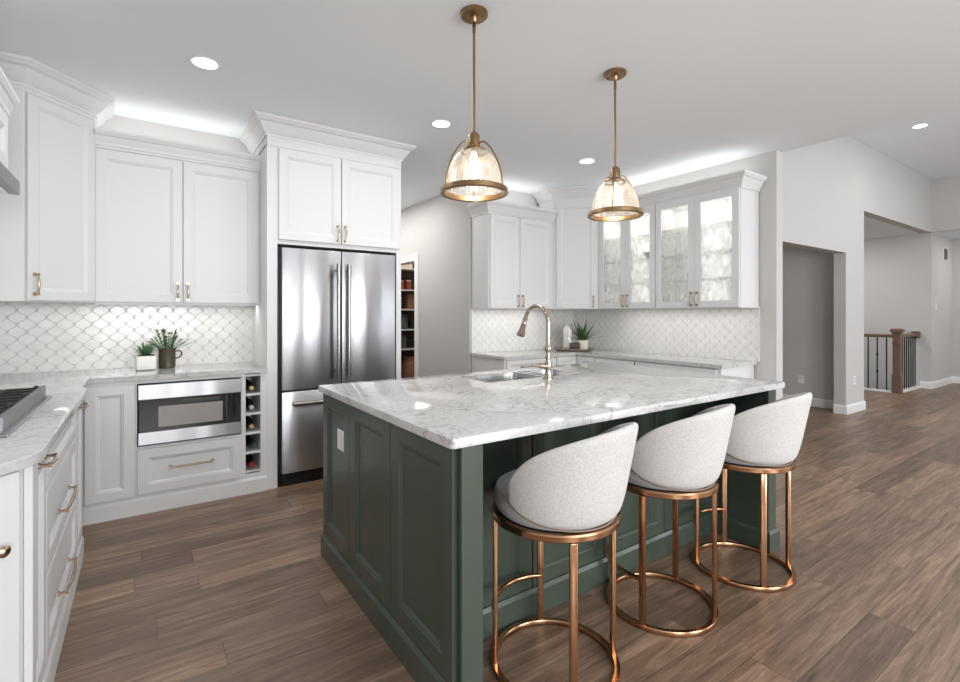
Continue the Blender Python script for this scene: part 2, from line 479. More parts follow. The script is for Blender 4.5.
def grid_slab(bm, xs, ys, holes, z0, z1):
    lo = {}; hi = {}
    for i, x in enumerate(xs):
        for j, y in enumerate(ys):
            lo[i, j] = bm.verts.new((x, y, z0)); hi[i, j] = bm.verts.new((x, y, z1))
    cells = {(i, j) for i in range(len(xs) - 1) for j in range(len(ys) - 1)} - set(holes)
    for i, j in cells:
        bm.faces.new((hi[i, j], hi[i + 1, j], hi[i + 1, j + 1], hi[i, j + 1]))
        bm.faces.new((lo[i, j + 1], lo[i + 1, j + 1], lo[i + 1, j], lo[i, j]))
        for (di, dj, a, b) in ((0, -1, (0, 0), (1, 0)), (1, 0, (1, 0), (1, 1)), (0, 1, (1, 1), (0, 1)), (-1, 0, (0, 1), (0, 0))):
            if (i + di, j + dj) not in cells:
                p, q = (i + a[0], j + a[1]), (i + b[0], j + b[1])
                bm.faces.new((lo[p], lo[q], hi[q], hi[p]))


def BM(): return bmesh.new()


def obj(name, bm, mat, parent=None, smooth=False, angle=35):
    me = bpy.data.meshes.new(name)
    loose = [v for v in bm.verts if not v.link_faces]
    if loose: bmesh.ops.delete(bm, geom=loose, context='VERTS')
    bmesh.ops.recalc_face_normals(bm, faces=bm.faces)
    if smooth:
        for f in bm.faces: f.smooth = True
        for e in bm.edges:
            if len(e.link_faces) == 2 and e.calc_face_angle(0) > R(angle): e.smooth = False
    bm.to_mesh(me); bm.free()
    me.materials.append(M[mat] if isinstance(mat, str) else mat)
    o = bpy.data.objects.new(name, me); C.objects.link(o)
    if parent: o.parent = parent
    return o


def struct(name, bm, mat, **k):
    o = obj(name, bm, mat, **k); o['kind'] = 'structure'; return o


def thing(name, label, cat, loc=(0, 0, 0), rot=0, group=None):
    o = bpy.data.objects.new(name, None); C.objects.link(o)
    o.empty_display_size = .1
    o.location = loc; o.rotation_euler = (0, 0, R(rot)); o['label'] = label; o['category'] = cat
    if group: o['group'] = group
    return o


def tag(o, label, cat, group=None):
    o['label'] = label; o['category'] = cat
    if group: o['group'] = group
    return o


# ------------------------------------------------------------------ room shell
HC = 2.745       # kitchen ceiling
HG = 3.61        # great room ceiling
bm = BM()
bx(bm, -1.0, -3.4, -.05, 4.63, 8.2, 0)
bx(bm, 4.63, -3.4, -.05, 13.6, 2.62, 0)
bx(bm, 4.63, 2.62, -.05, 10.12, 8.2, 0)
bx(bm, 11.2, -3.4, -.06, 13.6, 2.62, -.001)
struct('floor', bm, 'floor')
bm = BM(); bx(bm, -1.0, -3.4, HC, 4.60, 2.04, HC + .12); bx(bm, -1.0, 2.04, HC, 4.60, 8.2, HC + .12)
struct('ceiling', bm, 'ceil')
bm = BM(); bx(bm, 4.60, -3.4, HC, 4.715, 2.04, HG); struct('wall_bulkhead', bm, 'ceil')
bm = BM(); bx(bm, 4.60, -3.4, HG, 11.35, 2.62, HG + .1); struct('ceiling_great_room', bm, 'ceil')
bm = BM(); bx(bm, 4.715, 2.60, 2.70, 13.6, 6.5, 2.80); bx(bm, 11.2, -3.4, 2.701, 13.6, 2.466, 2.80)
struct('ceiling_hallway', bm, 'ceil')
bm = BM(); bx(bm, -1.0, -3.4, 0, -.88, 8.2, HC); struct('wall_left', bm, 'wall')
bm = BM(); bx(bm, -.88, 4.43, 0, 1.93, 4.55, HC); struct('wall_back', bm, 'wall')
bm = BM(); bx(bm, 1.84, 4.55, 0, 1.93, 8.2, HC); bx(bm, 1.93, 8.08, 0, 5, 8.2, HC); struct('wall_hall', bm, 'wall')
# hall's right wall with the pantry doorway, and the wall behind the right-hand cabinets
bm = BM()
bx(bm, 2.98, 4.5, 0, 3.08, 5.797, HC); bx(bm, 2.98, 6.62, 0, 3.08, 8.08, HC); bx(bm, 2.98, 5.797, 2.0, 3.08, 6.62, HC)
bx(bm, 3.08, 4.5, 0, 4.6, 4.6, HC)
struct('wall_pantry', bm, 'wall')
bm = BM(); bx(bm, 4.45, 4.6, 0, 4.6, 8.08, HC); bx(bm, 3.08, 7.1, 0, 4.45, 7.2, HC); struct('wall_pantry_inside', bm, 'wall')
bm = BM(); bx(bm, 4.60, 2.04, 0, 4.715, 8.08, HG); struct('wall_right', bm, 'wall')
# great-room wall with two cased openings
bm = BM()
bx(bm, 4.715, 2.466, 2.084, 7.443, 2.60, HG)
bx(bm, 7.443, 2.466, 0, 8.069, 2.60, HG)
bx(bm, 8.069, 2.466, 2.70, 11.2, 2.60, HG)
bx(bm, 11.2, 2.466, 0, 12.6, 2.60, 2.70)
struct('wall_great_room', bm, 'wall')
bm = BM(); bx(bm, 7.735, 2.60, 0, 7.85, 6.5, 2.70); bx(bm, 4.715, 6.3, 0, 7.735, 6.4, 2.70); struct('wall_corridor', bm, 'wall')
bm = BM(); bx(bm, 11.2, 2.60, -2.6, 11.3, 6.5, 2.70); bx(bm, 7.85, 6.3, -2.6, 11.2, 6.4, 2.7)
bx(bm, 10.12, 2.62, -2.6, 10.17, 6.3, -.05); bx(bm, 10.17, 2.60, -2.6, 11.2, 2.64, -.05); struct('wall_stair', bm, 'wall')
bm = BM(); bx(bm, 10.1, 2.6, -2.65, 11.3, 6.4, -2.6); struct('floor_stair', bm, 'floor')
bm = BM(); bx(bm, 11.15, -3.4, 2.70, 11.2, 2.466, HG); struct('wall_great_room_side', bm, 'wall')
bm = BM(); bx(bm, 12.516, -3.4, 0, 12.6, 2.466, 2.70); struct('wall_side_hall', bm, 'wall')
# wall behind the camera, with window openings
bm = BM()
Y0, Y1 = -3.4, -3.28
for a, b_, s, h in ((-1, -.65, 0, HG), (-.65, .85, 0, .9), (-.65, .85, 2.2, HC), (.85, 2.05, 0, HC), (2.05, 3.75, 2.35, HC), (3.75, 4.6, 0, HC),
                    (4.6, 5.5, 0, HG), (5.5, 9.7, 0, .4), (5.5, 9.7, 3.0, HG), (9.7, 12.6, 0, HG)):
    bx(bm, a, Y0, s, b_, Y1, min(h, HG))
struct('wall_front', bm, 'wall')


def window(n, x0, x1, z0, z1, nx):
    bm = BM(); t = .05
    bx(bm, x0, -3.38, z0, x0 + t, -3.30, z1); bx(bm, x1 - t, -3.38, z0, x1, -3.30, z1)
    bx(bm, x0 + t, -3.38, z0, x1 - t, -3.30, z0 + t); bx(bm, x0 + t, -3.38, z1 - t, x1 - t, -3.30, z1)
    for i in range(1, nx):
        x = x0 + (x1 - x0) * i / nx
        bx(bm, x - .025, -3.37, z0 + t, x + .025, -3.31, z1 - t)
    struct('window_%d' % n, bm, 'trim')


window(1, -.65, .85, .9, 2.2, 2); window(2, 2.05, 3.75, 0, 2.35, 2); window(3, 5.5, 9.7, .4, 3.0, 4)

BB = [(0, 0), (.016, 0), (.016, .095), (.010, .112), (.006, .118), (0, .118)]
bm = BM(); sweep(bm, [(7.443, 2.60), (7.443, 2.466), (8.069, 2.466), (8.069, 2.60)], BB)
struct('baseboard_pilaster', bm, 'trim')
bm = BM(); sweep(bm, [(11.2, 2.62), (11.2, 2.466), (12.516, 2.466), (12.516, -3.2)], BB)
struct('baseboard_side_hall', bm, 'trim')
bm = BM(); sweep(bm, [(7.735, 6.3), (7.735, 2.60)], BB)
struct('baseboard_corridor', bm, 'trim')
bm = BM(); sweep(bm, [(4.6, 2.19), (4.6, 2.04), (4.715, 2.04), (4.715, 6.2)], BB)
struct('baseboard_right', bm, 'trim')
bm = BM(); sweep(bm, [(2.98, 5.70), (2.98, 4.5)], BB)
struct('baseboard_hall', bm, 'trim')
# pantry door casing
bm = BM()
bx(bm, 2.962, 5.707, 0, 2.98, 5.797, 2.09, .003); bx(bm, 2.962, 6.62, 0, 2.98, 6.71, 2.09, .003); bx(bm, 2.962, 5.797, 2.0, 2.98, 6.62, 2.09, .003)
bx(bm, 2.98, 5.79, 0, 3.08, 5.80, 2.0); bx(bm, 2.98, 6.615, 0, 3.08, 6.625, 2.0); bx(bm, 2.98, 5.79, 1.995, 3.08, 6.62, 2.05)
struct('trim_1', bm, 'trim')

# backsplash tiles
bm = BM(); bx(bm, -.88, 4.42, .90, .757, 4.43, 1.375); struct('wall_back_tile', bm, 'tile_x')
bm = BM(); bx(bm, -.88, 1.2, .90, -.87, 4.42, 1.375); bx(bm, -.88, 2.1, 1.375, -.87, 3.1, 1.9); struct('wall_left_tile', bm, 'tile_y')
bm = BM(); bx(bm, 3.0, 4.488, .865, 4.6, 4.5, 1.365); struct('wall_pantry_tile', bm, 'tile_x')
bm = BM(); bx(bm, 4.588, 2.18, .865, 4.6, 4.488, 1.365); struct('wall_right_tile', bm, 'tile_y')


# ------------------------------------------------------------------ cabinet kit (local: x along the front, y into the wall, z up)
def pull(parent, x, z, L=.12, vert=True, y=-.02, name='handle', arch=True):
    bm = BM(); r = .0048
    pts = []
    for i in range(13):
        s = -1 + 2 * i / 12
        o = -.024 - (.008 * (1 - s * s) if arch else 0)
        pts.append((s * L / 2, o))
    P = [((x, y + o, z + s) if vert else (x + s, y + o, z)) for s, o in pts]
    rs = [r * (1.25 if i in (0, 12) else (.9 + .5 * (1 - abs(i - 6) / 6))) for i in range(13)]
    tube(bm, P, r, 10, rs)
    for s in (-L / 2 * .96, L / 2 * .96):
        a = (x, y, z + s) if vert else (x + s, y, z)
        b = (a[0], y - .026, a[2])
        tube(bm, [a, b], .005, 10)
        tube(bm, [a, (a[0], y - .004, a[2])], .0105, 14)
        tube(bm, [(b[0], b[1] + .004, b[2]), (b[0], b[1] - .005, b[2])], .0075, 10)
    return obj(name, bm, 'champ', parent, smooth=True)


def knob(parent, x, z, y=-.02):
    bm = BM(); m = Matrix.Rotation(R(90), 4, 'X')
    lathe(bm, [(.009, 0), (.008, .004), (.005, .008), (.005, .018), (.011, .021), (.0155, .026), (.0155, .031), (.011, .036), (.004, .038)], (x, y, z), 20, mat=m)
    return obj('knob', bm, 'champ', parent, smooth=True)


def front(parent, kind, x0, x1, z0, z1, h=None, y=-.001, mat='white', stile=.055):
    bm = BM(); g = .0026
    panel(bm, x0 + g, x1 - g, z0 + g, z1 - g, y, .019, stile)
    d = obj(kind, bm, mat, parent)
    if h:
        hh = h[0](d, *h[1:])
    return d


def body(parent, x0, x1, d, z0, z1, mat='white', name='body', y0=0.0):
    bm = BM(); bx(bm, x0, y0, z0, x1, d, z1, .0015)
    return obj(name, bm, mat, parent)


CROWN = lambda z0, z1, out: [(0, z0), (.012, z0), (.012, z0 + (z1 - z0) * .12), (.018, z0 + (z1 - z0) * .16), (out * .35, z0 + (z1 - z0) * .32),
                             (out * .52, z0 + (z1 - z0) * .52), (out * .62, z0 + (z1 - z0) * .66), (out * .80, z0 + (z1 - z0) * .72),
                             (out * .90, z0 + (z1 - z0) * .82), (out * .98, z0 + (z1 - z0) * .86), (out, z1 - .004), (out, z1), (0, z1)]


def crown(parent, path, z0, z1, out, name='crown_molding'):
    bm = BM(); sweep(bm, path, CROWN(z0, z1, out)); return obj(name, bm, 'white', parent)


# --- left wall cabinets over the back counter
t = thing('wall_cabinet', 'white two-door wall cabinet left of the refrigerator above two potted plants', 'cabinet', (-.257, 4.12, 1.372))
body(t, 0, 1.014, .308, 0, 1.06)
front(t, 'door', 0, .497, .004, 1.025, (pull, .497 - .030, .085))
front(t, 'door', .499, 1.000, .004, 1.025, (pull, .499 + .030, .085))
crown(t, [(0, 0), (1.014, 0)], 1.035, 1.150, .055)
bm = BM(); bx(bm, 0, .004, -.012, 1.014, .03, 0); obj('light_rail', bm, 'white', t)

t = thing('corner_wall_cabinet', 'tall white diagonal corner cabinet with crown up to the ceiling, near the range hood', 'cabinet', (-.562, 3.80, 1.372), 46.4)
Wd = .442
bm = BM(); poly_slab(bm, [(0, 0), (Wd, 0), (Wd + .21, .225), (.19, .66), (-.24, .24)], 0, 1.25); obj('body', bm, 'white', t)
front(t, 'door', .006, Wd - .012, .004, 1.205, (pull, .045, .10))
bm = BM(); sweep(bm, [(-.22, .22), (0, 0), (Wd, 0), (Wd + .21, .225)], [(0, 1.21), (.006, 1.21), (.006, 1.26), (0, 1.26)]); obj('frieze', bm, 'white', t)
crown(t, [(-.22, .22), (0, 0), (Wd, 0), (Wd + .21, .225)], 1.235, 1.372, .105)

# --- refrigerator surround
t = thing('refrigerator_cabinet', 'tall white cabinet surround with two doors over the refrigerator', 'cabinet', (.757, 3.85, 0))
bm = BM(); bx(bm, 0, 0, 0, .073, .575, 2.56, .0015); obj('side_panel', bm, 'white', t)
bm = BM(); bx(bm, 1.037, 0, 0, 1.083, .575, 2.56, .0015); obj('side_panel', bm, 'white', t)
bm = BM(); bx(bm, .073, 0, 1.822, 1.037, .575, 2.56, .0015); obj('body', bm, 'white', t)
front(t, 'door', .078, .552, 1.852, 2.538, (pull, .552 - .028, 1.852 + .085))
front(t, 'door', .554, 1.062, 1.852, 2.538, (pull, .554 + .028, 1.852 + .085))
bm = BM(); bx(bm, 0, -.006, 2.545, 1.083, .575, 2.64, .002); obj('frieze', bm, 'white', t)
crown(t, [(0, .575), (0, 0), (1.083, 0), (1.083, .575)], 2.615, HC - .001, .098)

# --- refrigerator
t = thing('refrigerator', 'stainless steel french-door refrigerator with a bottom freezer drawer', 'refrigerator', (.842, 3.82, 0))
FW = .942
bm = BM(); bx(bm, 0, .06, .03, FW, .58, 1.80); obj('body', bm, 'black', t)
mid = .465
for x0, x1, hx in ((.012, mid - .002, mid - .042), (mid + .002, FW - .012, mid + .042)):
    bm = BM(); bx(bm, x0, 0, .722, x1, .055, 1.795, .006); d = obj('door', bm, 'steel', t, smooth=True)
    bm = BM(); tube(bm, [(hx, -.055, .80), (hx, -.055, 1.69)], .014, 14)
    for z in (.85, 1.64):
        tube(bm, [(hx, 0, z), (hx, -.055, z)], .010, 12); tube(bm, [(hx, -.055, z - .05), (hx, -.055, z + .05)], .017, 14)
    obj('handle', bm, 'handlesteel', d, smooth=True)
bm = BM(); bx(bm, .012, 0, .10, FW - .012, .055, .712, .006); d = obj('freezer_drawer', bm, 'steel', t, smooth=True)
bm = BM(); tube(bm, [(.08, -.055, .625), (FW - .08, -.055, .625)], .014, 14)
for x in (.13, FW - .13): tube(bm, [(x, 0, .625), (x, -.055, .625)], .010, 12); tube(bm, [(x - .05, -.055, .625), (x + .05, -.055, .625)], .017, 14)
obj('handle', bm, 'handlesteel', d, smooth=True)
bm = BM(); bx(bm, .02, .03, .0, FW - .02, .12, .092, .004)
for i in range(24): bx(bm, .06 + i * .035, .024, .03, .08 + i * .035, .03, .06)
obj('kick_grille', bm, 'black', t)

# --- base cabinets along the back wall
t = thing('base_cabinet', 'white single-door base cabinet left of the microwave', 'cabinet', (-.30, 3.85, 0))
body(t, -.57, .265, .57, .0, .868)
front(t, 'door', .006, .262, .122, .845)
bm = BM(); sweep(bm, [(0, 0), (.265, 0)], [(0, 0), (.014, 0), (.014, .095), (.004, .108), (0, .108)]); obj('base_molding', bm, 'white', t)

t = thing('microwave_cabinet', 'white base cabinet holding the microwave above a wide drawer', 'cabinet', (-.035, 3.85, 0))
bm = BM()
bx(bm, 0, 0, 0, .636, .57, .436); bx(bm, 0, 0, .845, .636, .57, .868); bx(bm, 0, 0, .436, .008, .57, .845); bx(bm, .618, 0, .436, .636, .57, .845); bx(bm, .008, .5, .436, .618, .57, .845)
obj('body', bm, 'white', t)
front(t, 'drawer', .008, .620, .128, .420, (pull, .313, .285, .26, False))
bm = BM(); sweep(bm, [(0, 0), (.636, 0)], [(0, 0), (.014, 0), (.014, .095), (.004, .108), (0, .108)]); obj('base_molding', bm, 'white', t)

t = thing('microwave', 'built-in stainless microwave with black glass door under the counter', 'microwave', (-.022, 3.85, .440))
bm = BM(); bx(bm, .004, .0, .0, .600, .45, .398); obj('body', bm, 'black', t)
bm = BM(); bx(bm, 0, -.028, .300, .604, .0, .398, .003); bx(bm, 0, -.028, .008, .604, .0, .090, .003); obj('trim_bars', bm, 'steel', t)
bm = BM(); bx(bm, .004, -.022, .090, .600, .0, .300, .002); d = obj('door', bm, 'glassblack', t)
mw = simple('microwave_window', (.33, .31, .30), .12, noise=.08, nscale=8)
bm = BM(); bx(bm, .110, -.0235, .115, .485, -.022, .250); obj('window', bm, mw, d)
bm = BM(); bx(bm, .505, -.0235, .098, .515, -.022, .292); bx(bm, .24, -.0235, .262, .47, -.022, .285); obj('control_strip', bm, simple('control_grey', (.05, .05, .055), .2, noise=.1), d)

t = thing('wine_rack', 'narrow white open wine rack with five cubbies beside the microwave', 'wine rack', (.601, 3.85, 0))
bm = BM()
bx(bm, 0, 0, 0, .156, .57, .150); bx(bm, 0, 0, .150, .012, .57, .868); bx(bm, .112, 0, .150, .156, .57, .868); bx(bm, .012, .40, .15, .112, .57, .868)
for i in range(6):
    z = .150 + i * .1405
    bx(bm, .012, 0, z - .007, .112, .40, z + .007)
obj('body', bm, 'white', t)
bm = BM(); sweep(bm, [(0, 0), (.156, 0)], [(0, 0), (.014, 0), (.014, .095), (.004, .108), (0, .108)]); obj('base_molding', bm, 'white', t)
foils = [('foil_gold', 'gold-capped wine bottle in the top cubby of the wine rack'), ('foil_silver', 'silver-capped wine bottle in the second cubby from the top'),
         ('foil_gold', 'gold-capped wine bottle in the middle cubby of the wine rack'), ('foil_black', 'black-capped wine bottle in the fourth cubby down'),
         ('foil_red', 'red-capped wine bottle in the bottom cubby of the wine rack')]
for i, (fm, lab) in enumerate(foils):
    z = .150 + (4 - i) * .1405 + .007
    t = thing('wine_bottle', lab, 'wine bottle', (.656, 3.85, z + .0385), 0, 'wine bottles in the rack')
    m = Matrix.Rotation(R(-90), 4, 'X')
    bm = BM(); lathe(bm, [(.014, .07), (.014, .10), (.022, .125), (.037, .16), (.038, .30), (.036, .33)], (0, 0, 0), 24, mat=m); obj('glass_body', bm, 'bottle', t, smooth=True)
    bm = BM(); lathe(bm, [(.0145, .015), (.0165, .018), (.0165, .028), (.0152, .032), (.0152, .072)], (0, 0, 0), 20, mat=m); obj('foil_cap', bm, fm, t, smooth=True)

# --- cooktop run along the left wall
t = thing('cooktop_cabinet', 'white drawer cabinet under the cooktop with two wide drawers and pull-outs', 'cabinet', (-.282, 1.895, 0), 90)
LW = 1.46
bm = BM(); bx(bm, 0, 0, 0, LW, .586, .868, .0015); obj('body', bm, 'white', t)
front(t, 'pull_out', .012, .265, .125, .862, (pull, .175, .83, .13, False))
front(t, 'drawer', .27, 1.17, .425, .705, (pull, .69, .548, .32, False))
front(t, 'drawer', .27, 1.17, .125, .418, (pull, .69, .236, .32, False))
front(t, 'drawer', .27, 1.17, .712, .862)
front(t, 'pull_out', 1.175, LW - .012, .125, .862, (pull, 1.285, .83, .13, False))
bm = BM(); sweep(bm, [(0, 0), (LW, 0)], [(0, 0), (.025, 0), (.025, .095), (.021, .112), (0, .112)]); obj('base_molding', bm, 'white', t)

t = thing('angled_end_cabinet', 'white angled end cabinet with a knob in the near left corner', 'cabinet', (-.878, 1.283, 0), 45)
AW = .840
bm = BM(); poly_slab(bm, [(0, 0), (AW, 0), (AW - .42, .42)], 0, .868); obj('body', bm, 'white', t)
front(t, 'door', .30, AW - .012, .125, .862, (knob, AW - .075, .665))
front(t, 'door', .012, .296, .125, .862)
bm = BM(); sweep(bm, [(0, 0), (AW - .012, 0)], [(0, 0), (.014, 0), (.014, .095), (.004, .108), (0, .108)]); obj('base_molding', bm, 'white', t)

# --- left countertop (one L-shaped slab)
bm = BM()
poly_slab(bm, [(-.868, 1.232), (-.80, 1.232), (-.300, 1.800), (-.262, 1.848), (-.240, 1.91), (-.240, 3.33), (-.248, 3.385), (-.275, 3.42), (-.275, 3.80), (-.262, 3.822),
               (.757, 3.822), (.757, 4.419), (-.868, 4.419)], .869, .900, .006)
tag(obj('countertop', bm, 'quartz', smooth=True), 'white veined L-shaped countertop with the cooktop and two small plants', 'countertop')

# --- gas cooktop
t = thing('gas_cooktop', 'stainless gas cooktop with black cast iron grates on the left counter', 'cooktop', (-.355, 2.16, .9005), 90)
bm = BM(); bx(bm, 0, 0, 0, .92, .50, .008, .003); obj('tray', bm, 'steel', t)
bm = BM(); bx(bm, .03, .035, .008, .89, .47, .014, .003); obj('burner_box', bm, 'chrome', t)
for k in range(3):
    x0 = .04 + k * .285; bm = BM()
    for y in (.04, .155, .255, .355, .455): bx(bm, x0, y - .007, .040, x0 + .275, y + .007, .056, .002)
    for x in (x0 + .007, x0 + .09, x0 + .185, x0 + .268): bx(bm, x - .007, .04, .040, x + .007, .455, .056, .002)
    for x in (x0 + .01, x0 + .265):
        for y in (.05, .445): bx(bm, x - .008, y - .008, .014, x + .008, y + .008, .064, .002)
    obj('grate', bm, 'iron', t)
for x, y in ((.18, .15), (.18, .36), (.46, .25), (.75, .15), (.75, .36)):
    bm = BM(); lathe(bm, [(.045, .014), (.045, .024), (.03, .027), (.03, .036), (.022, .038)], (x, y, 0), 24); obj('burner', bm, 'iron', t, smooth=True)
bm = BM(); bx(bm, .03, .018, .008, .89, .033, .062, .002); obj('front_guard', bm, 'guard', t)
t.rotation_euler = (0, 0, R(90))

# --- range hood
t = thing('range_hood', 'white range hood with stainless lip and crown at the upper left edge', 'range hood', (-.467, 2.16, 1.85), 90)
bm = BM(); bx(bm, 0, 0, 0, .92, .403, .062, .003); obj('steel_lip', bm, 'guard', t)
bm = BM(); bx(bm, .03, .03, -.006, .89, .38, 0); obj('filter', bm, 'chrome', t)
bm = BM(); bx(bm, .045, .045, .062, .875, .403, .43); obj('body', bm, 'white', t)
front(t, 'panel', .08, .84, .09, .33, y=.045)
bm = BM(); sweep(bm, [(.045, .403), (.045, .045), (.875, .045), (.875, .403)], CROWN(.33, .44, .045)); obj('crown_molding', bm, 'white', t)
bm = BM(); bx(bm, .10, .12, .43, .82, .403, .894); obj('chimney', bm, 'white', t)

# --- right-hand wall cabinets
ZB = 1.352
t = thing('wall_cabinet', 'white two-door wall cabinet beside the hall, above the island faucet', 'cabinet', (3.0, 4.17, ZB))
body(t, 0, .935, .315, 0, 1.05)
front(t, 'door', .012, .415, .004, 1.005, (pull, .415 - .030, .085))
front(t, 'door', .417, .885, .004, 1.005, (pull, .417 + .030, .085))
crown(t, [(0, .315), (0, 0), (.935, 0)], 1.01, 1.135, .075)

t = thing('corner_wall_cabinet', 'tall white diagonal corner cabinet between the two-door cabinet and the glass cabinets', 'cabinet', (3.937, 4.168, ZB), -50.1)
Wd = .516
bm = BM(); poly_slab(bm, [(0, 0), (Wd, 0), (Wd + .19, .235), (.16, .715), (-.20, .20)], 0, 1.28); obj('body', bm, 'white', t)
front(t, 'door', .03, Wd - .03, .004, 1.225, (pull, Wd - .065, .085))
crown(t, [(-.20, .235), (0, 0), (Wd, 0), (Wd + .235, .20)], 1.27, 1.392, .10)

for k, (ya, yb, lab) in enumerate(((3.766, 3.030, 'white glass-door wall cabinet nearer the corner, a dark glass bowl inside'),
                                   (3.028, 2.185, 'white glass-door wall cabinet at the open end of the wall'))):
    t = thing('glass_wall_cabinet', lab, 'cabinet', (4.27, ya, ZB), -90, 'glass-door wall cabinets')
    Wc = ya - yb
    bm = BM(); D = .318
    bx(bm, 0, .0, 0, .018, D, 1.06); bx(bm, Wc - .018, .0, 0, Wc, D, 1.06); bx(bm, .018, D - .012, 0, Wc - .018, D, 1.06)
    bx(bm, .018, 0, 0, Wc - .018, D - .012, .02); bx(bm, .018, 0, 1.02, Wc - .018, D - .012, 1.06)
    bx(bm, Wc / 2 - .02, 0, .02, Wc / 2 + .02, .018, 1.02)
    obj('body', bm, 'white', t)
    for a in (.268, .52, .772):
        bm = BM(); bx(bm, .018, .03, a, Wc - .018, D - .012, a + .009); obj('shelf', bm, 'shelfglass', t)
    for s in (0, 1):
        x0, x1 = (.004, Wc / 2 - .001) if s == 0 else (Wc / 2 + .001, Wc - .004)
        bm = BM(); framed(bm, x0, x1, .004, 1.045, -.001, .019, .062); d = obj('door', bm, 'white', t)
        bm = BM(); bx(bm, x0 + .06, -.012, .064, x1 - .06, -.008, .985); obj('glass_pane', bm, 'seeded', d)
        pull(d, (x1 - .028) if s == 0 else (x0 + .028), .085)
    path = [(0, 0), (Wc, 0)] if k == 0 else [(0, 0), (Wc, 0), (Wc, D)]
    crown(t, path, 1.045, 1.170, .075)
    L = area('cabinet_light', (4.43, (ya + yb) / 2, ZB + 1.012), (0, 0, 0), .06, Wc - .1, 2.2, NEU)
    L2 = area('cabinet_light', (4.30, (ya + yb) / 2, ZB + .5), (0, -90, 0), .9, .02, 3.8, NEU)

t = thing('glass_bowl', 'small dark glass bowl on an upper shelf behind a glass door', 'bowl', (4.40, 3.20, ZB + .533))
bm = BM(); lathe(bm, [(.02, 0), (.035, .006), (.06, .035), (.068, .06), (.064, .06), (.055, .034), (.03, .01), (.002, .008)], (0, 0, 0), 24); obj('bowl', bm, 'greybox', t, smooth=True)

# --- right-hand base cabinets
ZR = .868
t = thing('base_cabinet', 'white base cabinet with drawer and grey side, behind the island sink', 'cabinet', (3.0, 3.90, 0))
body(t, 0, 1.03, .585, .0, ZR - .032)
front(t, 'drawer', .02, .70, .67, .825, (pull, .36, .75, .30, False))
front(t, 'drawer', .02, .70, .125, .662, (pull, .36, .52, .30, False))
front(t, 'drawer', .71, 1.02, .67, .825)
t = thing('base_cabinet', 'long white run of drawer cabinets below the glass-door wall cabinets', 'cabinet', (4.03, 3.88, 0), -90)
BW = 3.88 - 2.225
body(t, -.6, BW, .556, .0, ZR - .032)
for a, b_, L_ in ((.01, .26, .05), (.27, .78, .20), (.79, BW - .03, .34)):
    front(t, 'drawer', a, b_, .67, .825, (pull, (a + b_) / 2, .745, L_, False))
    front(t, 'drawer', a, b_, .125, .662, (pull, (a + b_) / 2, .52, L_, False))

bm = BM()
poly_slab(bm, [(2.985, 3.868), (3.98, 3.868), (3.998, 3.85), (3.998, 2.20), (4.587, 2.20), (4.587, 4.487), (2.985, 4.487)], ZR - .031, ZR, .005)
tag(obj('countertop', bm, 'quartz', smooth=True), 'white veined L-shaped countertop under the glass-door cabinets', 'countertop')

# ------------------------------------------------------------------ island
IX0, IX1, IY0, IY1, IZ = .777, 2.982, 1.272, 2.656, .915
t = thing('kitchen_island', 'dark green panelled kitchen island with overhang for three stools', 'kitchen island', (0, 0, 0))
bm = BM()
bx(bm, .824, 1.622, 0, 1.57, 2.618, .883); bx(bm, 2.37, 1.622, 0, 2.86, 2.618, .883)
bx(bm, 1.57, 1.622, 0, 2.37, 2.18, .883); bx(bm, 1.57, 2.18, 0, 2.37, 2.618, .66); bx(bm, 1.57, 2.55, .66, 2.37, 2.618, .883)
obj('body', bm, 'green', t)


def localpanels(name, rot, loc, spans, z0, z1, stile=.07):
    for a, b_ in spans:
        bm = BM(); panel(bm, a, b_, z0, z1, 0, .022, stile, .013)
        m = Matrix.Translation(loc) @ Matrix.Rotation(R(rot), 4, 'Z')
        bmesh.ops.transform(bm, matrix=m, verts=bm.verts)
        obj(name, bm, 'green', t)


# left end: facing -X; local x runs towards -Y
localpanels('end_panel', -90, Vector((.824, 2.640, 0)), [(0, .399), (.403, .861), (.865, 1.330)], .118, .881)
localpanels('end_panel', 90, Vector((2.862, 1.300, 0)), [(0, .44), (.445, .885), (.89, 1.33)], .118, .881)
# seating side
localpanels('seating_panel', 0, Vector((0, 1.622, 0)), [(.90, 1.385), (1.389, 1.845), (1.849, 2.325), (2.329, 2.812)], .118, .881, .06)
localpanels('sink_side_door', 180, Vector((0, 2.618, 0)), [(-1.40, -.90), (-1.90, -1.404), (-2.40, -1.904), (-2.80, -2.404)], .118, .881, .06)
# wings carrying the overhang, with posts
for x0, x1 in ((.824, .893), (2.805, 2.862)):
    bm = BM(); bx(bm, x0, 1.302, 0, x1, 1.622, .883); obj('wing_panel', bm, 'green', t)
for x0, x1 in ((.820, .902), (2.800, 2.884)):
    bm = BM(); bx(bm, x0, 1.282, .0, x1, 1.302, .883, .002); obj('post', bm, 'green', t)
MB_ = [(0, 0), (.016, 0), (.016, .100), (.008, .116), (0, .118)]
bm = BM(); sweep(bm, [(.824, 2.648), (.824, 1.296)], [(0, 0), (.032, 0), (.032, .098), (.022, .116), (0, .118)]); obj('base_molding', bm, 'green', t)
bm = BM(); sweep(bm, [(.90, 1.622), (2.80, 1.622)], [(o + .02, z) for o, z in MB_]); obj('base_molding', bm, 'green', t)
bm = BM(); sweep(bm, [(2.800, 1.60), (2.800, 1.284), (2.884, 1.284), (2.884, 2.634)], MB_); obj('base_molding', bm, 'green', t)

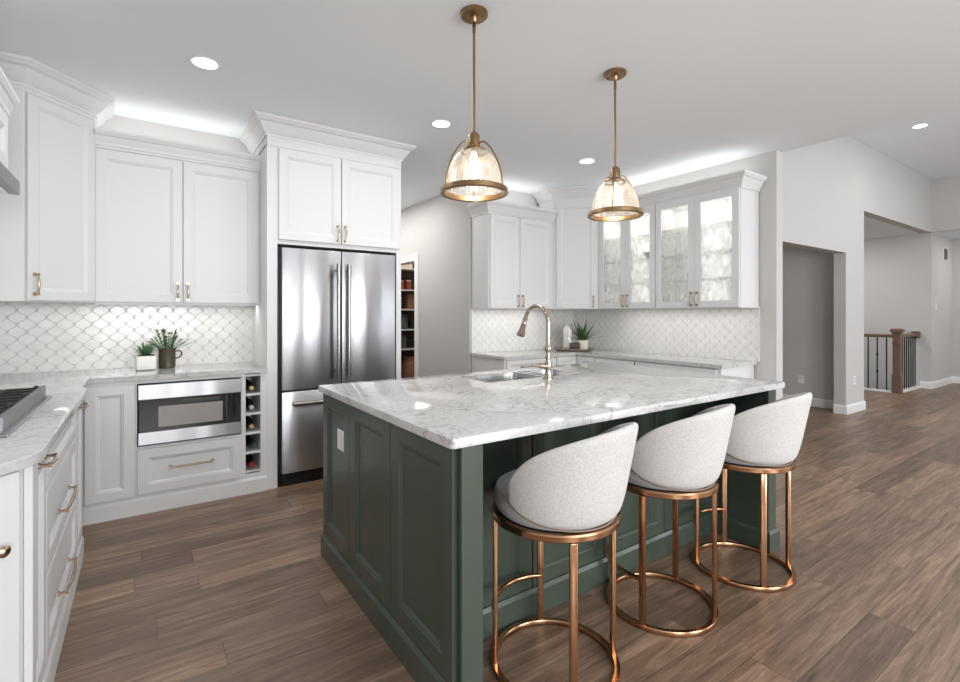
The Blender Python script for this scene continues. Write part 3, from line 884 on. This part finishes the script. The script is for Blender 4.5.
bm = BM()
SX0, SX1, SY0, SY1 = 1.592, 2.345, 2.205, 2.525
grid_slab(bm, [IX0, SX0, SX1, IX1], [IY0, SY0, SY1, IY1], [(1, 1)], IZ - .031, IZ)
bm.verts.ensure_lookup_table()
vc = [e for e in bm.edges if abs(e.verts[0].co.z - e.verts[1].co.z) > .01 and
      e.verts[0].co.x in (e.verts[0].co.x,) and (abs(e.verts[0].co.x - IX0) < 1e-4 or abs(e.verts[0].co.x - IX1) < 1e-4) and
      (abs(e.verts[0].co.y - IY0) < 1e-4 or abs(e.verts[0].co.y - IY1) < 1e-4)]
bmesh.ops.bevel(bm, geom=vc, offset=.018, segments=4, affect='EDGES', profile=.5)
te = [e for e in bm.edges if all(abs(v.co.z - IZ) < 1e-5 for v in e.verts) and len(e.link_faces) == 2 and e.calc_face_angle(0) > 1]
bmesh.ops.bevel(bm, geom=te, offset=.005, segments=2, affect='EDGES', profile=.5)
tag(obj('countertop', bm, 'quartz', smooth=True), 'large white veined rectangular countertop on the green island, with the sink', 'countertop')

# sink
t = thing('kitchen_sink', 'double-bowl stainless steel sink set in the island countertop', 'sink', (SX0, SY0, IZ))
w_, h_ = SX1 - SX0, SY1 - SY0
bm = BM(); e = .0035
for x0, x1 in ((e, .43), (.45, w_ - e)):
    pts = []
    for zz, ins in ((-.001, 0), (-.17, .012), (-.185, .035)):
        r = .045
        row = []
        for cxx, cyy, a0 in ((x1 - r, h_ - e - r, 0), (x0 + r, h_ - e - r, 90), (x0 + r, e + r, 180), (x1 - r, e + r, 270)):
            for k in range(5):
                a = R(a0 + 90 * k / 4); row.append(bm.verts.new((cxx + (r - ins) * math.cos(a), cyy + (r - ins) * math.sin(a), zz)))
        pts.append(row)
    for A, B in zip(pts, pts[1:]):
        for i in range(len(A)): bm.faces.new((A[i], A[(i + 1) % len(A)], B[(i + 1) % len(A)], B[i]))
    bm.faces.new(pts[-1])
o = obj('basins', bm, 'chrome', t, smooth=True)
bm = BM(); grid_slab(bm, [e, .05, .40, .43, .45, .48, w_ - .05, w_ - e], [e, .012, h_ - .012, h_ - e], [(1, 1), (0, 1), (2, 1), (4, 1), (5, 1), (6, 1)], -.006, -.0012); obj('rim', bm, 'chrome', t)
for x in (.21, .61):
    bm = BM(); lathe(bm, [(.04, -.184), (.04, -.181), (.02, -.182)], (x, h_ / 2, 0), 20); obj('drain', bm, 'nickel', t)

# faucet
t = thing('kitchen_faucet', 'tall gooseneck kitchen faucet with a pull-down spray head on the island', 'faucet', (1.985, 2.150, IZ), 0)
bm = BM()
lathe(bm, [(.030, 0), (.030, .006), (.024, .010), (.022, .022), (.019, .03), (.017, .05), (.021, .065), (.021, .085), (.017, .098), (.0145, .115), (.018, .125), (.018, .131),
           (.0145, .138), (.014, .155), (.019, .168), (.022, .178), (.019, .188), (.0135, .197), (.0125, .225), (.016, .229), (.016, .235), (.0125, .239), (.0115, .312)], (0, 0, 0), 28)
obj('body', bm, 'nickel', t, smooth=True)
bm = BM(); pts = [(0, 0, .29), (0, 0, .322)]
rad = .106
for i in range(1, 15):
    a = math.pi * (1 - i / 14 * .90)
    pts.append((0, rad + rad * math.cos(a), .327 + rad * math.sin(a)))
tube(bm, pts, .0125, 14); obj('neck', bm, 'nickel', t, smooth=True)
pe = Vector(pts[-1]); dr = (Vector(pts[-1]) - Vector(pts[-2])).normalized()
bm = BM(); tube(bm, [pe - dr * .004, pe + dr * .006, pe + dr * .03, pe + dr * .036, pe + dr * .042, pe + dr * .075, pe + dr * .118, pe + dr * .126], .012, 18,
                rs=[.015, .0155, .0145, .018, .0155, .019, .0275, .024]); obj('spray_head', bm, 'nickel', t, smooth=True)
bm = BM(); tube(bm, [(-.012, 0, .075), (-.03, -.003, .075), (-.04, -.004, .075), (-.062, -.006, .078), (-.082, -.008, .083), (-.11, -.011, .086), (-.14, -.014, .084)], .01, 12,
                rs=[.016, .018, .014, .017, .012, .0065, .0055]); obj('lever', bm, 'nickel', t, smooth=True)

# outlet on the island end
def plate(name, loc, rot, label, cat, sw=False, hw=.036):
    t = thing(name, label, cat, loc, rot)
    bm = BM(); hz = .050 if hw > .05 else .058
    bx(bm, -hw, -.006, -hz, hw, 0, hz, .002); obj('cover_plate', bm, 'plastic', t)
    bm = BM()
    if sw: bx(bm, -.016, -.009, -.033, .016, -.006, .033, .001)
    else:
        bx(bm, -.017, -.0085, .004, .017, -.006, .040, .003); bx(bm, -.017, -.0085, -.040, .017, -.006, -.004, .003)
    d = obj('rocker' if sw else 'sockets', bm, simple('white_insert', (.74, .74, .73), .3, noise=.01), t)


plate('electrical_outlet', (.8140, 2.362, .672), -90, 'white electrical outlet on the green end panel of the island', 'outlet', False, .066)
plate('electrical_outlet', (7.734, 3.10, .36), -90, 'white electrical outlet low on the grey wall inside the smaller opening', 'outlet')
plate('electrical_outlet', (7.72, 2.465, .42), 0, 'white electrical outlet low on the wall post between the two openings', 'outlet')
plate('light_switch', (11.46, 2.465, 1.42), 0, 'white light switch on the far wall right of the stair railing', 'light switch', True)

t = thing('air_vent', 'small dark wall air vent high on the far wall at the right', 'vent', (12.05, 2.465, 2.38))
bm = BM(); framed(bm, -.15, .15, -.12, .12, 0, .012, .02); obj('frame', bm, 'trim', t)
bm = BM(); bx(bm, -.13, -.004, -.10, .13, 0, .10); obj('backing', bm, 'greybox', t)
bm = BM()
for i in range(9): bx(bm, -.13, -.010, -.095 + i * .0225, .13, -.004, -.088 + i * .0225)
bx(bm, -.008, -.012, -.1, .008, -.004, .1)
obj('louvers', bm, simple('vent_grey', (.12, .12, .12), .5, noise=.05), t)

# ------------------------------------------------------------------ stools
def stool(x, y, rb, face, label):
    t = thing('bar_stool', label, 'bar stool', (x, y, 0), 0, 'bar stools at the island')
    RR = .226
    bm = BM(); lathe(bm, [(RR - .010, .0), (RR + .008, 0), (RR + .010, .003), (RR + .010, .019), (RR + .008, .022), (RR - .010, .022), (RR - .012, .019), (RR - .012, .003)], (0, 0, 0), 72, closed=True)
    obj('base_ring', bm, 'rose', t, smooth=True)
    bm = BM(); lathe(bm, [(RR - .012, .552), (RR + .006, .552), (RR + .010, .556), (RR + .010, .572), (RR + .006, .577), (RR - .012, .577)], (0, 0, 0), 72, closed=True)
    obj('seat_ring', bm, 'rose', t, smooth=True)
    bm = BM(); lathe(bm, [(.001, .565), (RR - .013, .565), (RR - .013, .576), (.001, .576)], (0, 0, 0), 48); obj('seat_plate', bm, 'black', t)
    for k in range(4):
        a = R(rb + 90 * k)
        bm = BM(); m = Matrix.Rotation(a, 4, 'Z') @ Matrix.Translation((RR - .001, 0, 0))
        bx(bm, -.008, -.013, .020, .008, .013, .550, .0025, m); obj('leg', bm, 'rose', t, smooth=True)
    # footrest arc between the two front legs
    bm = BM(); pts = []
    for i in range(25):
        a = R(rb + 90 * i / 24); rr = RR + .004 * math.sin(math.pi * i / 24)
        pts.append((rr * math.cos(a), rr * math.sin(a), .205))
    tube(bm, pts, .010, 12)
    obj('footrest', bm, 'rose', t, smooth=True)
    # cushion
    bm = BM(); lathe(bm, [(.19, .578), (.208, .580), (.218, .590), (.226, .615), (.227, .640), (.218, .662), (.195, .675), (.15, .682), (.08, .686), (.01, .687)], (0, 0, 0), 56)
    sm = obj('seat', bm, 'seatfab', t, smooth=True)
    # wrap-around backrest: petal outline, leaning outwards at the rear
    bm = BM(); NU, NV = 44, 12; fm = R(97)
    rot0 = R(face - 180)
    grid = []
    for i in range(NU + 1):
        s = -1 + 2 * i / NU
        ph = s * fm; q = abs(s)
        tip = .684
        zt = tip + (.925 - tip) * max(0, 1 - q ** 1.75) ** .53
        zb = tip - .104 * max(0, 1 - q ** 3.2) ** .5
        if i in (0, NU): zt, zb = tip + .012, tip - .012
        row = []
        for j in range(NV + 1):
            v = j / NV; z = zb + (zt - zb) * v
            hgt = max(0, z - .575)
            lean = .5 + .5 * math.cos(ph)
            r = .228 + hgt * (.03 + .16 * lean) + .010 * math.sin(min(1, hgt / .12) * math.pi / 2)
            if hgt < .035: r -= .016 * (1 - hgt / .035) ** 2
            row.append(bm.verts.new((r * math.cos(rot0 + ph), r * math.sin(rot0 + ph), z)))
        grid.append(row)
    for i in range(NU):
        for j in range(NV):
            bm.faces.new((grid[i][j], grid[i + 1][j], grid[i + 1][j + 1], grid[i][j + 1]))
    o = obj('backrest', bm, 'fabric', t)
    for p in o.data.polygons: p.use_smooth = True
    sd = o.modifiers.new('thick', 'SOLIDIFY'); sd.thickness = .026; sd.offset = 1
    ss = o.modifiers.new('round', 'SUBSURF'); ss.levels = 1; ss.render_levels = 1
    # make sure the thickness grows inwards
    me = o.data
    c = me.polygons[NU // 2 * NV].center; n = me.polygons[NU // 2 * NV].normal
    sd.offset = -1 if (c.x * n.x + c.y * n.y) > 0 else 1
    bm = BM(); pts = []
    for i in range(2, NU - 1):
        q = abs(-1 + 2 * i / NU); ph = (-1 + 2 * i / NU) * fm
        z = .684 - .104 * max(0, 1 - q ** 3.2) ** .5 + .001
        r = .2195 + (.0 if z < .59 else .012 * min(1, (z - .59) / .03))
        pts.append((r * math.cos(rot0 + ph), r * math.sin(rot0 + ph), z))
    tube(bm, pts, .0025, 6)
    obj('piping', bm, simple('tan_piping', (.30, .22, .16), .7, noise=.1), t, smooth=True)
    return t


stool(1.264, 1.333, 62, 103, 'leftmost bar stool with grey wraparound back and rose gold legs, nearest the island corner')
stool(1.910, 1.334, 107, 101, 'middle bar stool with grey wraparound back on rose gold legs')
stool(2.533, 1.289, 50, 97, 'rightmost bar stool with grey wraparound back, at the far end of the island')


# ------------------------------------------------------------------ pendants
def pendant(x, y, zr, rot, label):
    t = thing('pendant_lamp', label, 'pendant light', (x, y, 0), rot, 'glass bell pendants over the island')
    bm = BM(); lathe(bm, [(.066, HC), (.066, HC - .014), (.060, HC - .020), (.018, HC - .022), (.014, HC - .040), (.010, HC - .046)], (0, 0, 0), 40)
    for k in range(3):
        a = R(120 * k + 20); lathe(bm, [(.005, HC - .018), (.005, HC - .025), (.002, HC - .026)], (.043 * math.cos(a), .043 * math.sin(a), 0), 10)
    obj('canopy', bm, 'brass', t, smooth=True)
    zt = zr + .272
    bm = BM(); tube(bm, [(0, 0, HC - .09), (0, 0, zt - .005)], .0065, 14)
    lathe(bm, [(.0085, HC - .095), (.0085, HC - .06), (.006, HC - .055), (.006, HC - .04)], (0, 0, 0), 14)
    obj('rod', bm, 'brass', t, smooth=True)
    bm = BM(); lathe(bm, [(.007, zt + .012), (.016, zt + .010), (.026, zt - .002), (.029, zt - .014), (.029, zt - .048), (.032, zt - .052), (.032, zt - .058), (.02, zt - .062), (.02, zt - .085)], (0, 0, 0), 28)
    obj('socket_cap', bm, 'brass', t, smooth=True)
    bm = BM(); lathe(bm, [(.060, zt - .090), (.064, zt - .086), (.064, zt - .078), (.060, zt - .074), (.055, zt - .078), (.055, zt - .086)], (0, 0, 0), 40, closed=True)
    obj('top_ring', bm, 'brass', t, smooth=True)
    # bell glass, ribbed
    bm = BM(); seg = 120; rows = []
    prof = [(.052, zt - .078), (.068, zt - .086), (.088, zt - .104), (.105, zt - .130), (.119, zt - .160), (.130, zt - .192), (.138, zt - .225), (.1425, zt - .262)]
    for r, z in prof:
        rows.append([bm.verts.new(((r + .0012 * math.cos(seg / 3 * 2 * math.pi * i / seg)) * math.cos(2 * math.pi * i / seg), (r + .0012 * math.cos(seg / 3 * 2 * math.pi * i / seg)) * math.sin(2 * math.pi * i / seg), z)) for i in range(seg)])
    for a, b_ in zip(rows, rows[1:]):
        for i in range(seg): bm.faces.new((a[i], a[(i + 1) % seg], b_[(i + 1) % seg], b_[i]))
    obj('glass_shade', bm, 'bell', t, smooth=True)
    bm = BM(); lathe(bm, [(.143, zr - .013), (.160, zr - .015), (.164, zr - .010), (.162, zr + .010), (.157, zr + .014), (.143, zr + .010)], (0, 0, 0), 72, closed=True)
    obj('bottom_ring', bm, 'brass', t, smooth=True)
    for k in range(3):
        a = R(120 * k)
        pts = [(.026, zt - .050), (.040, zt - .040), (.055, zt - .042), (.068, zt - .052), (.092, zt - .080), (.115, zt - .118), (.133, zt - .160), (.146, zt - .205), (.153, zr + .010)]
        bm = BM(); tube(bm, [(r * math.cos(a), r * math.sin(a), z) for r, z in pts], .0042, 8)
        lathe(bm, [(.006, zr - .022), (.006, zr - .012)], (.153 * math.cos(a), .153 * math.sin(a), 0), 10)
        obj('arm', bm, 'brass', t, smooth=True)
    bm = BM(); lathe(bm, [(.010, zt - .085), (.014, zt - .095), (.020, zt - .125), (.024, zt - .150), (.020, zt - .172), (.008, zt - .184), (.001, zt - .186)], (0, 0, 0), 20)
    obj('bulb', bm, 'bulb', t, smooth=True)
    l = bpy.data.lights.new('pendant_bulb_light', 'POINT'); l.energy = 1.6; l.color = (1, .82, .62); l.shadow_soft_size = .03
    o = bpy.data.objects.new('pendant_bulb_light', l); C.objects.link(o); o.location = (x, y, zt - .22)


pendant(1.311, 1.94, 1.888, 56, 'brass pendant lamp with glass bell shade nearer the camera, over the left of the island')
pendant(2.333, 1.94, 1.898, 215, 'brass pendant lamp with glass bell shade farther along the island, by the glass cabinets')


# ------------------------------------------------------------------ recessed downlights
def downlight(x, y, z, label, p=6):
    t = thing('recessed_light', label, 'ceiling light', (x, y, z), 0, 'recessed ceiling lights')
    bm = BM(); lathe(bm, [(.078, 0), (.080, -.003), (.076, -.005), (.064, -.003), (.064, 0)], (0, 0, 0), 36, closed=True); obj('trim_ring', bm, 'trim', t, smooth=True)
    bm = BM(); lathe(bm, [(.064, -.0005), (.064, -.0025)], (0, 0, 0), 36); obj('diffuser', bm, 'glow', t)
    l = bpy.data.lights.new('recessed_light_lamp', 'SPOT'); l.energy = p * 1.4; l.color = (1, .95, .88); l.shadow_soft_size = .10; l.spot_size = R(130); l.spot_blend = .8
    o = bpy.data.objects.new('recessed_light_lamp', l); C.objects.link(o); o.location = (x, y, z - .02)


GL = (7.87, 1.84)
downlight(.298, 3.211, HC, 'round recessed ceiling light above the left counter')
downlight(1.871, 3.215, HC, 'round recessed ceiling light behind the nearer pendant lamp')
downlight(3.461, 3.212, HC, 'round recessed ceiling light beside the farther pendant lamp')
downlight(*GL, HG, 'round recessed ceiling light in the high ceiling of the next room')


# ------------------------------------------------------------------ stair railing
t = thing('stair_railing', 'wooden stair railing with newel post and black balusters at the far right', 'railing', (10.17, 2.66, 0))
bm = BM(); bx(bm, -.06, -.06, 0, .06, .06, .30, .006); bx(bm, -.05, -.05, .30, .05, .05, .80, .004); bx(bm, -.058, -.058, .80, .058, .058, .825, .004)
bx(bm, -.05, -.05, .825, .05, .05, .97, .004); bx(bm, -.062, -.062, .97, .062, .062, 1.0, .006)
poly = [(-.078, -.078), (.078, -.078), (.078, .078), (-.078, .078)]
poly_slab(bm, poly, 1.0, 1.055, .025); obj('newel_post', bm, 'oak', t)
bm = BM(); bx(bm, -.03, .05, .905, .03, 3.3, .955, .01); obj('handrail', bm, 'oak', t)
bm = BM(); bx(bm, .05, -.03, .905, 1.0, .03, .955, .01); bx(bm, .93, -.05, .87, 1.028, .05, .99, .006); obj('handrail', bm, 'oak', t)
bm = BM(); bx(bm, -.05, .06, 0, .05, 3.4, .03); bx(bm, .06, -.05, .0, 1.03, .04, .03); obj('curb', bm, 'trim', t)


def baluster(x, y, knuckle=False):
    bm = BM(); bx(bm, x - .008, y - .008, .03, x + .008, y + .008, .905)
    if knuckle:
        for z in (.33, .62): lathe(bm, [(.010, z - .025), (.018, z - .012), (.018, z + .012), (.010, z + .025)], (x, y, 0), 10)
    obj('baluster', bm, 'black', t)


for i in range(24): baluster(0, .14 + i * .125, i % 3 == 1)
for i in range(8): baluster(.13 + i * .115, 0)

# ------------------------------------------------------------------ plants and small things
def blade(bm, base, az, elev, L, wd, droop=.3, n=7):
    base = Vector(base); d = Vector((math.cos(az) * math.cos(elev), math.sin(az) * math.cos(elev), math.sin(elev)))
    side = Vector((-math.sin(az), math.cos(az), 0)); p = base.copy(); prev = None
    up = side.cross(d)
    for i in range(n + 1):
        s = i / n; wv = wd * (1 - s ** 1.6) * (.75 + .5 * math.sin(min(1, s * 2) * math.pi / 2)) + .0006
        th = wv * .3
        q = p
        row = [bm.verts.new(q - side * wv), bm.verts.new(q + Vector((0, 0, -th))), bm.verts.new(q + side * wv), bm.verts.new(q + Vector((0, 0, th * .4)))]
        if prev:
            for k in range(4): bm.faces.new((prev[k], prev[(k + 1) % 4], row[(k + 1) % 4], row[k]))
        else: bm.faces.new(row)
        prev = row
        d = (d + Vector((0, 0, -droop / n))).normalized(); p = p + d * L / n
    bm.faces.new(list(reversed(prev)))


t = thing('potted_succulent', 'small succulent in a square white ceramic pot on the left counter', 'potted plant', (.022, 4.245, .9005), 4)
bm = BM(); bx(bm, -.058, -.058, 0, .058, .058, .098, .006); obj('pot', bm, 'ceramic', t, smooth=True)
bm = BM(); bx(bm, -.05, -.05, .0975, .05, .05, .1015, .001); obj('soil', bm, 'soil', t)
bm = BM()
for i in range(26):
    a = i * 2.4; el = R(80 - i * 2.0); blade(bm, (.012 * math.cos(a), .012 * math.sin(a), .099), a, el, .085 + .03 * random.random(), .0085, .15)
obj('foliage', bm, 'leaf', t, smooth=True)

t = thing('potted_herb', 'leafy plant in a dark bronze mug beside the white pot', 'potted plant', (.152, 4.285, .9005), 0)
bm = BM(); lathe(bm, [(.050, 0), (.054, .004), (.054, .128), (.057, .135), (.057, .142), (.050, .142), (.049, .12), (.001, .118)], (0, 0, 0), 32); obj('mug', bm, 'bronze', t, smooth=True)
bm = BM(); tube(bm, [(.052, -.01, .120), (.075, -.012, .124), (.090, -.014, .112), (.092, -.014, .092), (.078, -.012, .075), (.052, -.01, .066)], .0052, 10); obj('handle', bm, 'bronze', t, smooth=True)
bm = BM(); lathe(bm, [(.049, .118), (.049, .124), (.001, .126)], (0, 0, 0), 20); obj('soil', bm, 'soil', t)
bm = BM(); bm2 = BM()
for i in range(30):
    a = i * 2.39996; el = R(78 - (i % 7) * 9); L_ = .10 + .06 * random.random()
    d = Vector((math.cos(a) * math.cos(el), math.sin(a) * math.cos(el), math.sin(el)))
    b0 = Vector((.02 * math.cos(a), .02 * math.sin(a), .122)); e0 = b0 + d * L_
    if e0.y > .115: continue
    tube(bm, [b0, b0 + d * L_ * .5, e0], .0018, 6)
    for k in range(9):
        p = b0 + d * L_ * (.25 + .75 * k / 8)
        blade(bm, p, a + (1 if k % 2 else -1) * (.8 + .4 * random.random()), el * .6, .024, .0052, .2, 3)
    blade(bm2, e0, a, el * .8, .028, .006, .3, 4)
f = obj('foliage', bm, 'leaf', t, smooth=True); obj('leaf_tips', bm2, 'leafred', f, smooth=True)

TX, TY = 4.19, 4.10
t = thing('serving_tray', 'round wooden tray in the counter corner carrying a glass dome and plant', 'tray', (TX, TY, ZR + .0005))
bm = BM(); lathe(bm, [(.19, 0), (.205, .004), (.232, .020), (.232, .026), (.222, .026), (.20, .012), (.001, .010)], (0, 0, 0), 56); obj('dish', bm, 'tray', t, smooth=True)
zt_ = ZR + .0115
vx = Vector((.8216, -.57))
def tp(a, b_):  # a to the right, b away, on the tray
    return (TX + vx.x * a + .57 * b_, TY + vx.y * a + .8216 * b_, zt_)


t = thing('glass_dome', 'white round-topped glass cloche standing on the round tray', 'cloche', tp(-.06, .02))
bm = BM(); lathe(bm, [(.065, 0), (.065, .012), (.06, .014)], (0, 0, 0), 32); obj('base', bm, 'tray', t, smooth=True)
bm = BM(); lathe(bm, [(.058, .014), (.059, .22), (.056, .252), (.047, .278), (.030, .296), (.012, .304), (.001, .305)], (0, 0, 0), 36, cap0=False, cap1=True); obj('dome', bm, 'clear', t, smooth=True)
bm = BM(); lathe(bm, [(.050, .016), (.050, .23), (.040, .26), (.001, .27)], (0, 0, 0), 30); obj('pillar_candle', bm, 'ceramic', t, smooth=True)
bm = BM(); lathe(bm, [(.001, .304), (.008, .306), (.011, .314), (.007, .321), (.001, .323)], (0, 0, 0), 16); obj('finial', bm, 'ceramic', t, smooth=True)
t = tp(-.005, -.115)
bm = BM(); bx(bm, -.055, -.03, 0, .055, .03, .085, .016); o = obj('dark_box', bm, 'darkbox', smooth=True); o.location = t; o.rotation_euler = (0, 0, R(-25))
tag(o, 'small dark brown rounded box in front of the glass cloche', 'box')
t = thing('potted_aloe', 'spiky green aloe in a round cream pot on the round tray', 'potted plant', tp(.105, .01))
bm = BM(); lathe(bm, [(.060, 0), (.068, .004), (.076, .10), (.076, .108), (.068, .108), (.066, .095), (.001, .093)], (0, 0, 0), 36); obj('pot', bm, 'cream', t, smooth=True)
bm = BM(); lathe(bm, [(.066, .094), (.06, .098), (.001, .100)], (0, 0, 0), 20); obj('soil', bm, 'soil', t)
bm = BM()
for i in range(34):
    a = i * 2.39996; el = R(82 - i * 1.9)
    L_ = .24 + .07 * random.random()
    if math.cos(a - R(45)) > .6: L_ *= .8
    blade(bm, (.018 * math.cos(a), .018 * math.sin(a), .097), a, el, L_, .013, .35)
obj('foliage', bm, 'leaf2', t, smooth=True)

# ------------------------------------------------------------------ pantry shelves and goods
PY = 6.78
t = thing('pantry_shelving', 'white pantry shelves seen through the narrow doorway past the refrigerator', 'shelving', (3.085, PY, 0))
bm = BM(); bx(bm, 0, .30, 0, 1.35, .315, 2.4); obj('back_panel', bm, simple('pantry_brown_back', (.09, .05, .035), .7, noise=.2), t)
ZS = (.76, 1.06, 1.37, 1.67, 2.00)
for z in ZS:
    bm = BM(); bx(bm, 0, 0, z - .02, 1.35, .30, z, .001); obj('shelf', bm, 'white', t)
bm = BM(); bx(bm, .002, .02, 0, .02, .30, 2.4); bx(bm, 1.33, .02, 0, 1.348, .30, 2.4); obj('upright', bm, 'white', t)
G = 'goods on the pantry shelves'
goods = [
    ('cardboard_box', 'box', .17, .11, .16, 0, 'brownbox', 'brown cardboard box standing on the pantry floor on the left'),
    ('wicker_basket', 'basket', .39, .15, .62, 0, 'brownbox', 'tall reddish brown basket on the pantry floor below the shelves'),
    ('kitchen_appliance', 'appliance', .20, .08, .20, 1, 'greybox', 'dark grey appliance on the lowest pantry shelf'),
    ('storage_tin', 'tin', .36, .07, .17, 1, 'black', 'black storage tin on the lowest pantry shelf'),
    ('coffee_maker', 'coffee maker', .24, .09, .22, 2, 'greybox', 'grey coffee maker on the second pantry shelf from below'),
    ('storage_tin', 'tin', .41, .06, .13, 2, 'black', 'black tin at the right of the second pantry shelf from below'),
    ('food_jar', 'jar', .19, .05, .18, 3, 'greybox', 'dark jar on the middle pantry shelf'),
    ('food_box', 'box', .37, .07, .24, 3, 'brownbox', 'brown food box on the middle pantry shelf'),
    ('food_jar', 'jar', .21, .06, .14, 4, 'redlabel', 'red-brown jar on the pantry shelf second from the top'),
    ('food_jar', 'jar', .345, .055, .15, 4, 'redlabel', 'right-hand red-brown jar on the pantry shelf second from the top'),
    ('food_box', 'box', .28, .10, .10, 5, 'paper', 'cream food box on the top pantry shelf'),
]
for n_, cat, x, r, h, lv, mt_, lab in goods:
    z = 0 if lv == 0 else ZS[lv - 1]
    t = thing(n_, lab, cat, (3.085 + x, PY + .14, z + .001), 0, G)
    bm = BM()
    if cat in ('jar', 'tin', 'basket', 'coffee maker'):
        lathe(bm, [(r * .9, 0), (r, .01), (r, h * .82), (r * .8, h * .9), (r * .8, h * .92)], (0, 0, 0), 24); obj('vessel', bm, mt_, t, smooth=True)
        bm = BM(); lathe(bm, [(r * .84, h * .92), (r * .84, h), (r * .5, h + .004)], (0, 0, 0), 20); obj('lid', bm, 'paper' if cat == 'jar' else mt_, t, smooth=True)
    else:
        bx(bm, -r, -.08, 0, r, .08, h * .94, .003); obj('carton', bm, mt_, t)
        bm = BM(); bx(bm, -r, -.08, h * .94 + .001, -.001, .08, h, .001); bx(bm, .001, -.08, h * .94 + .001, r, .08, h, .001); obj('flap', bm, mt_, t)
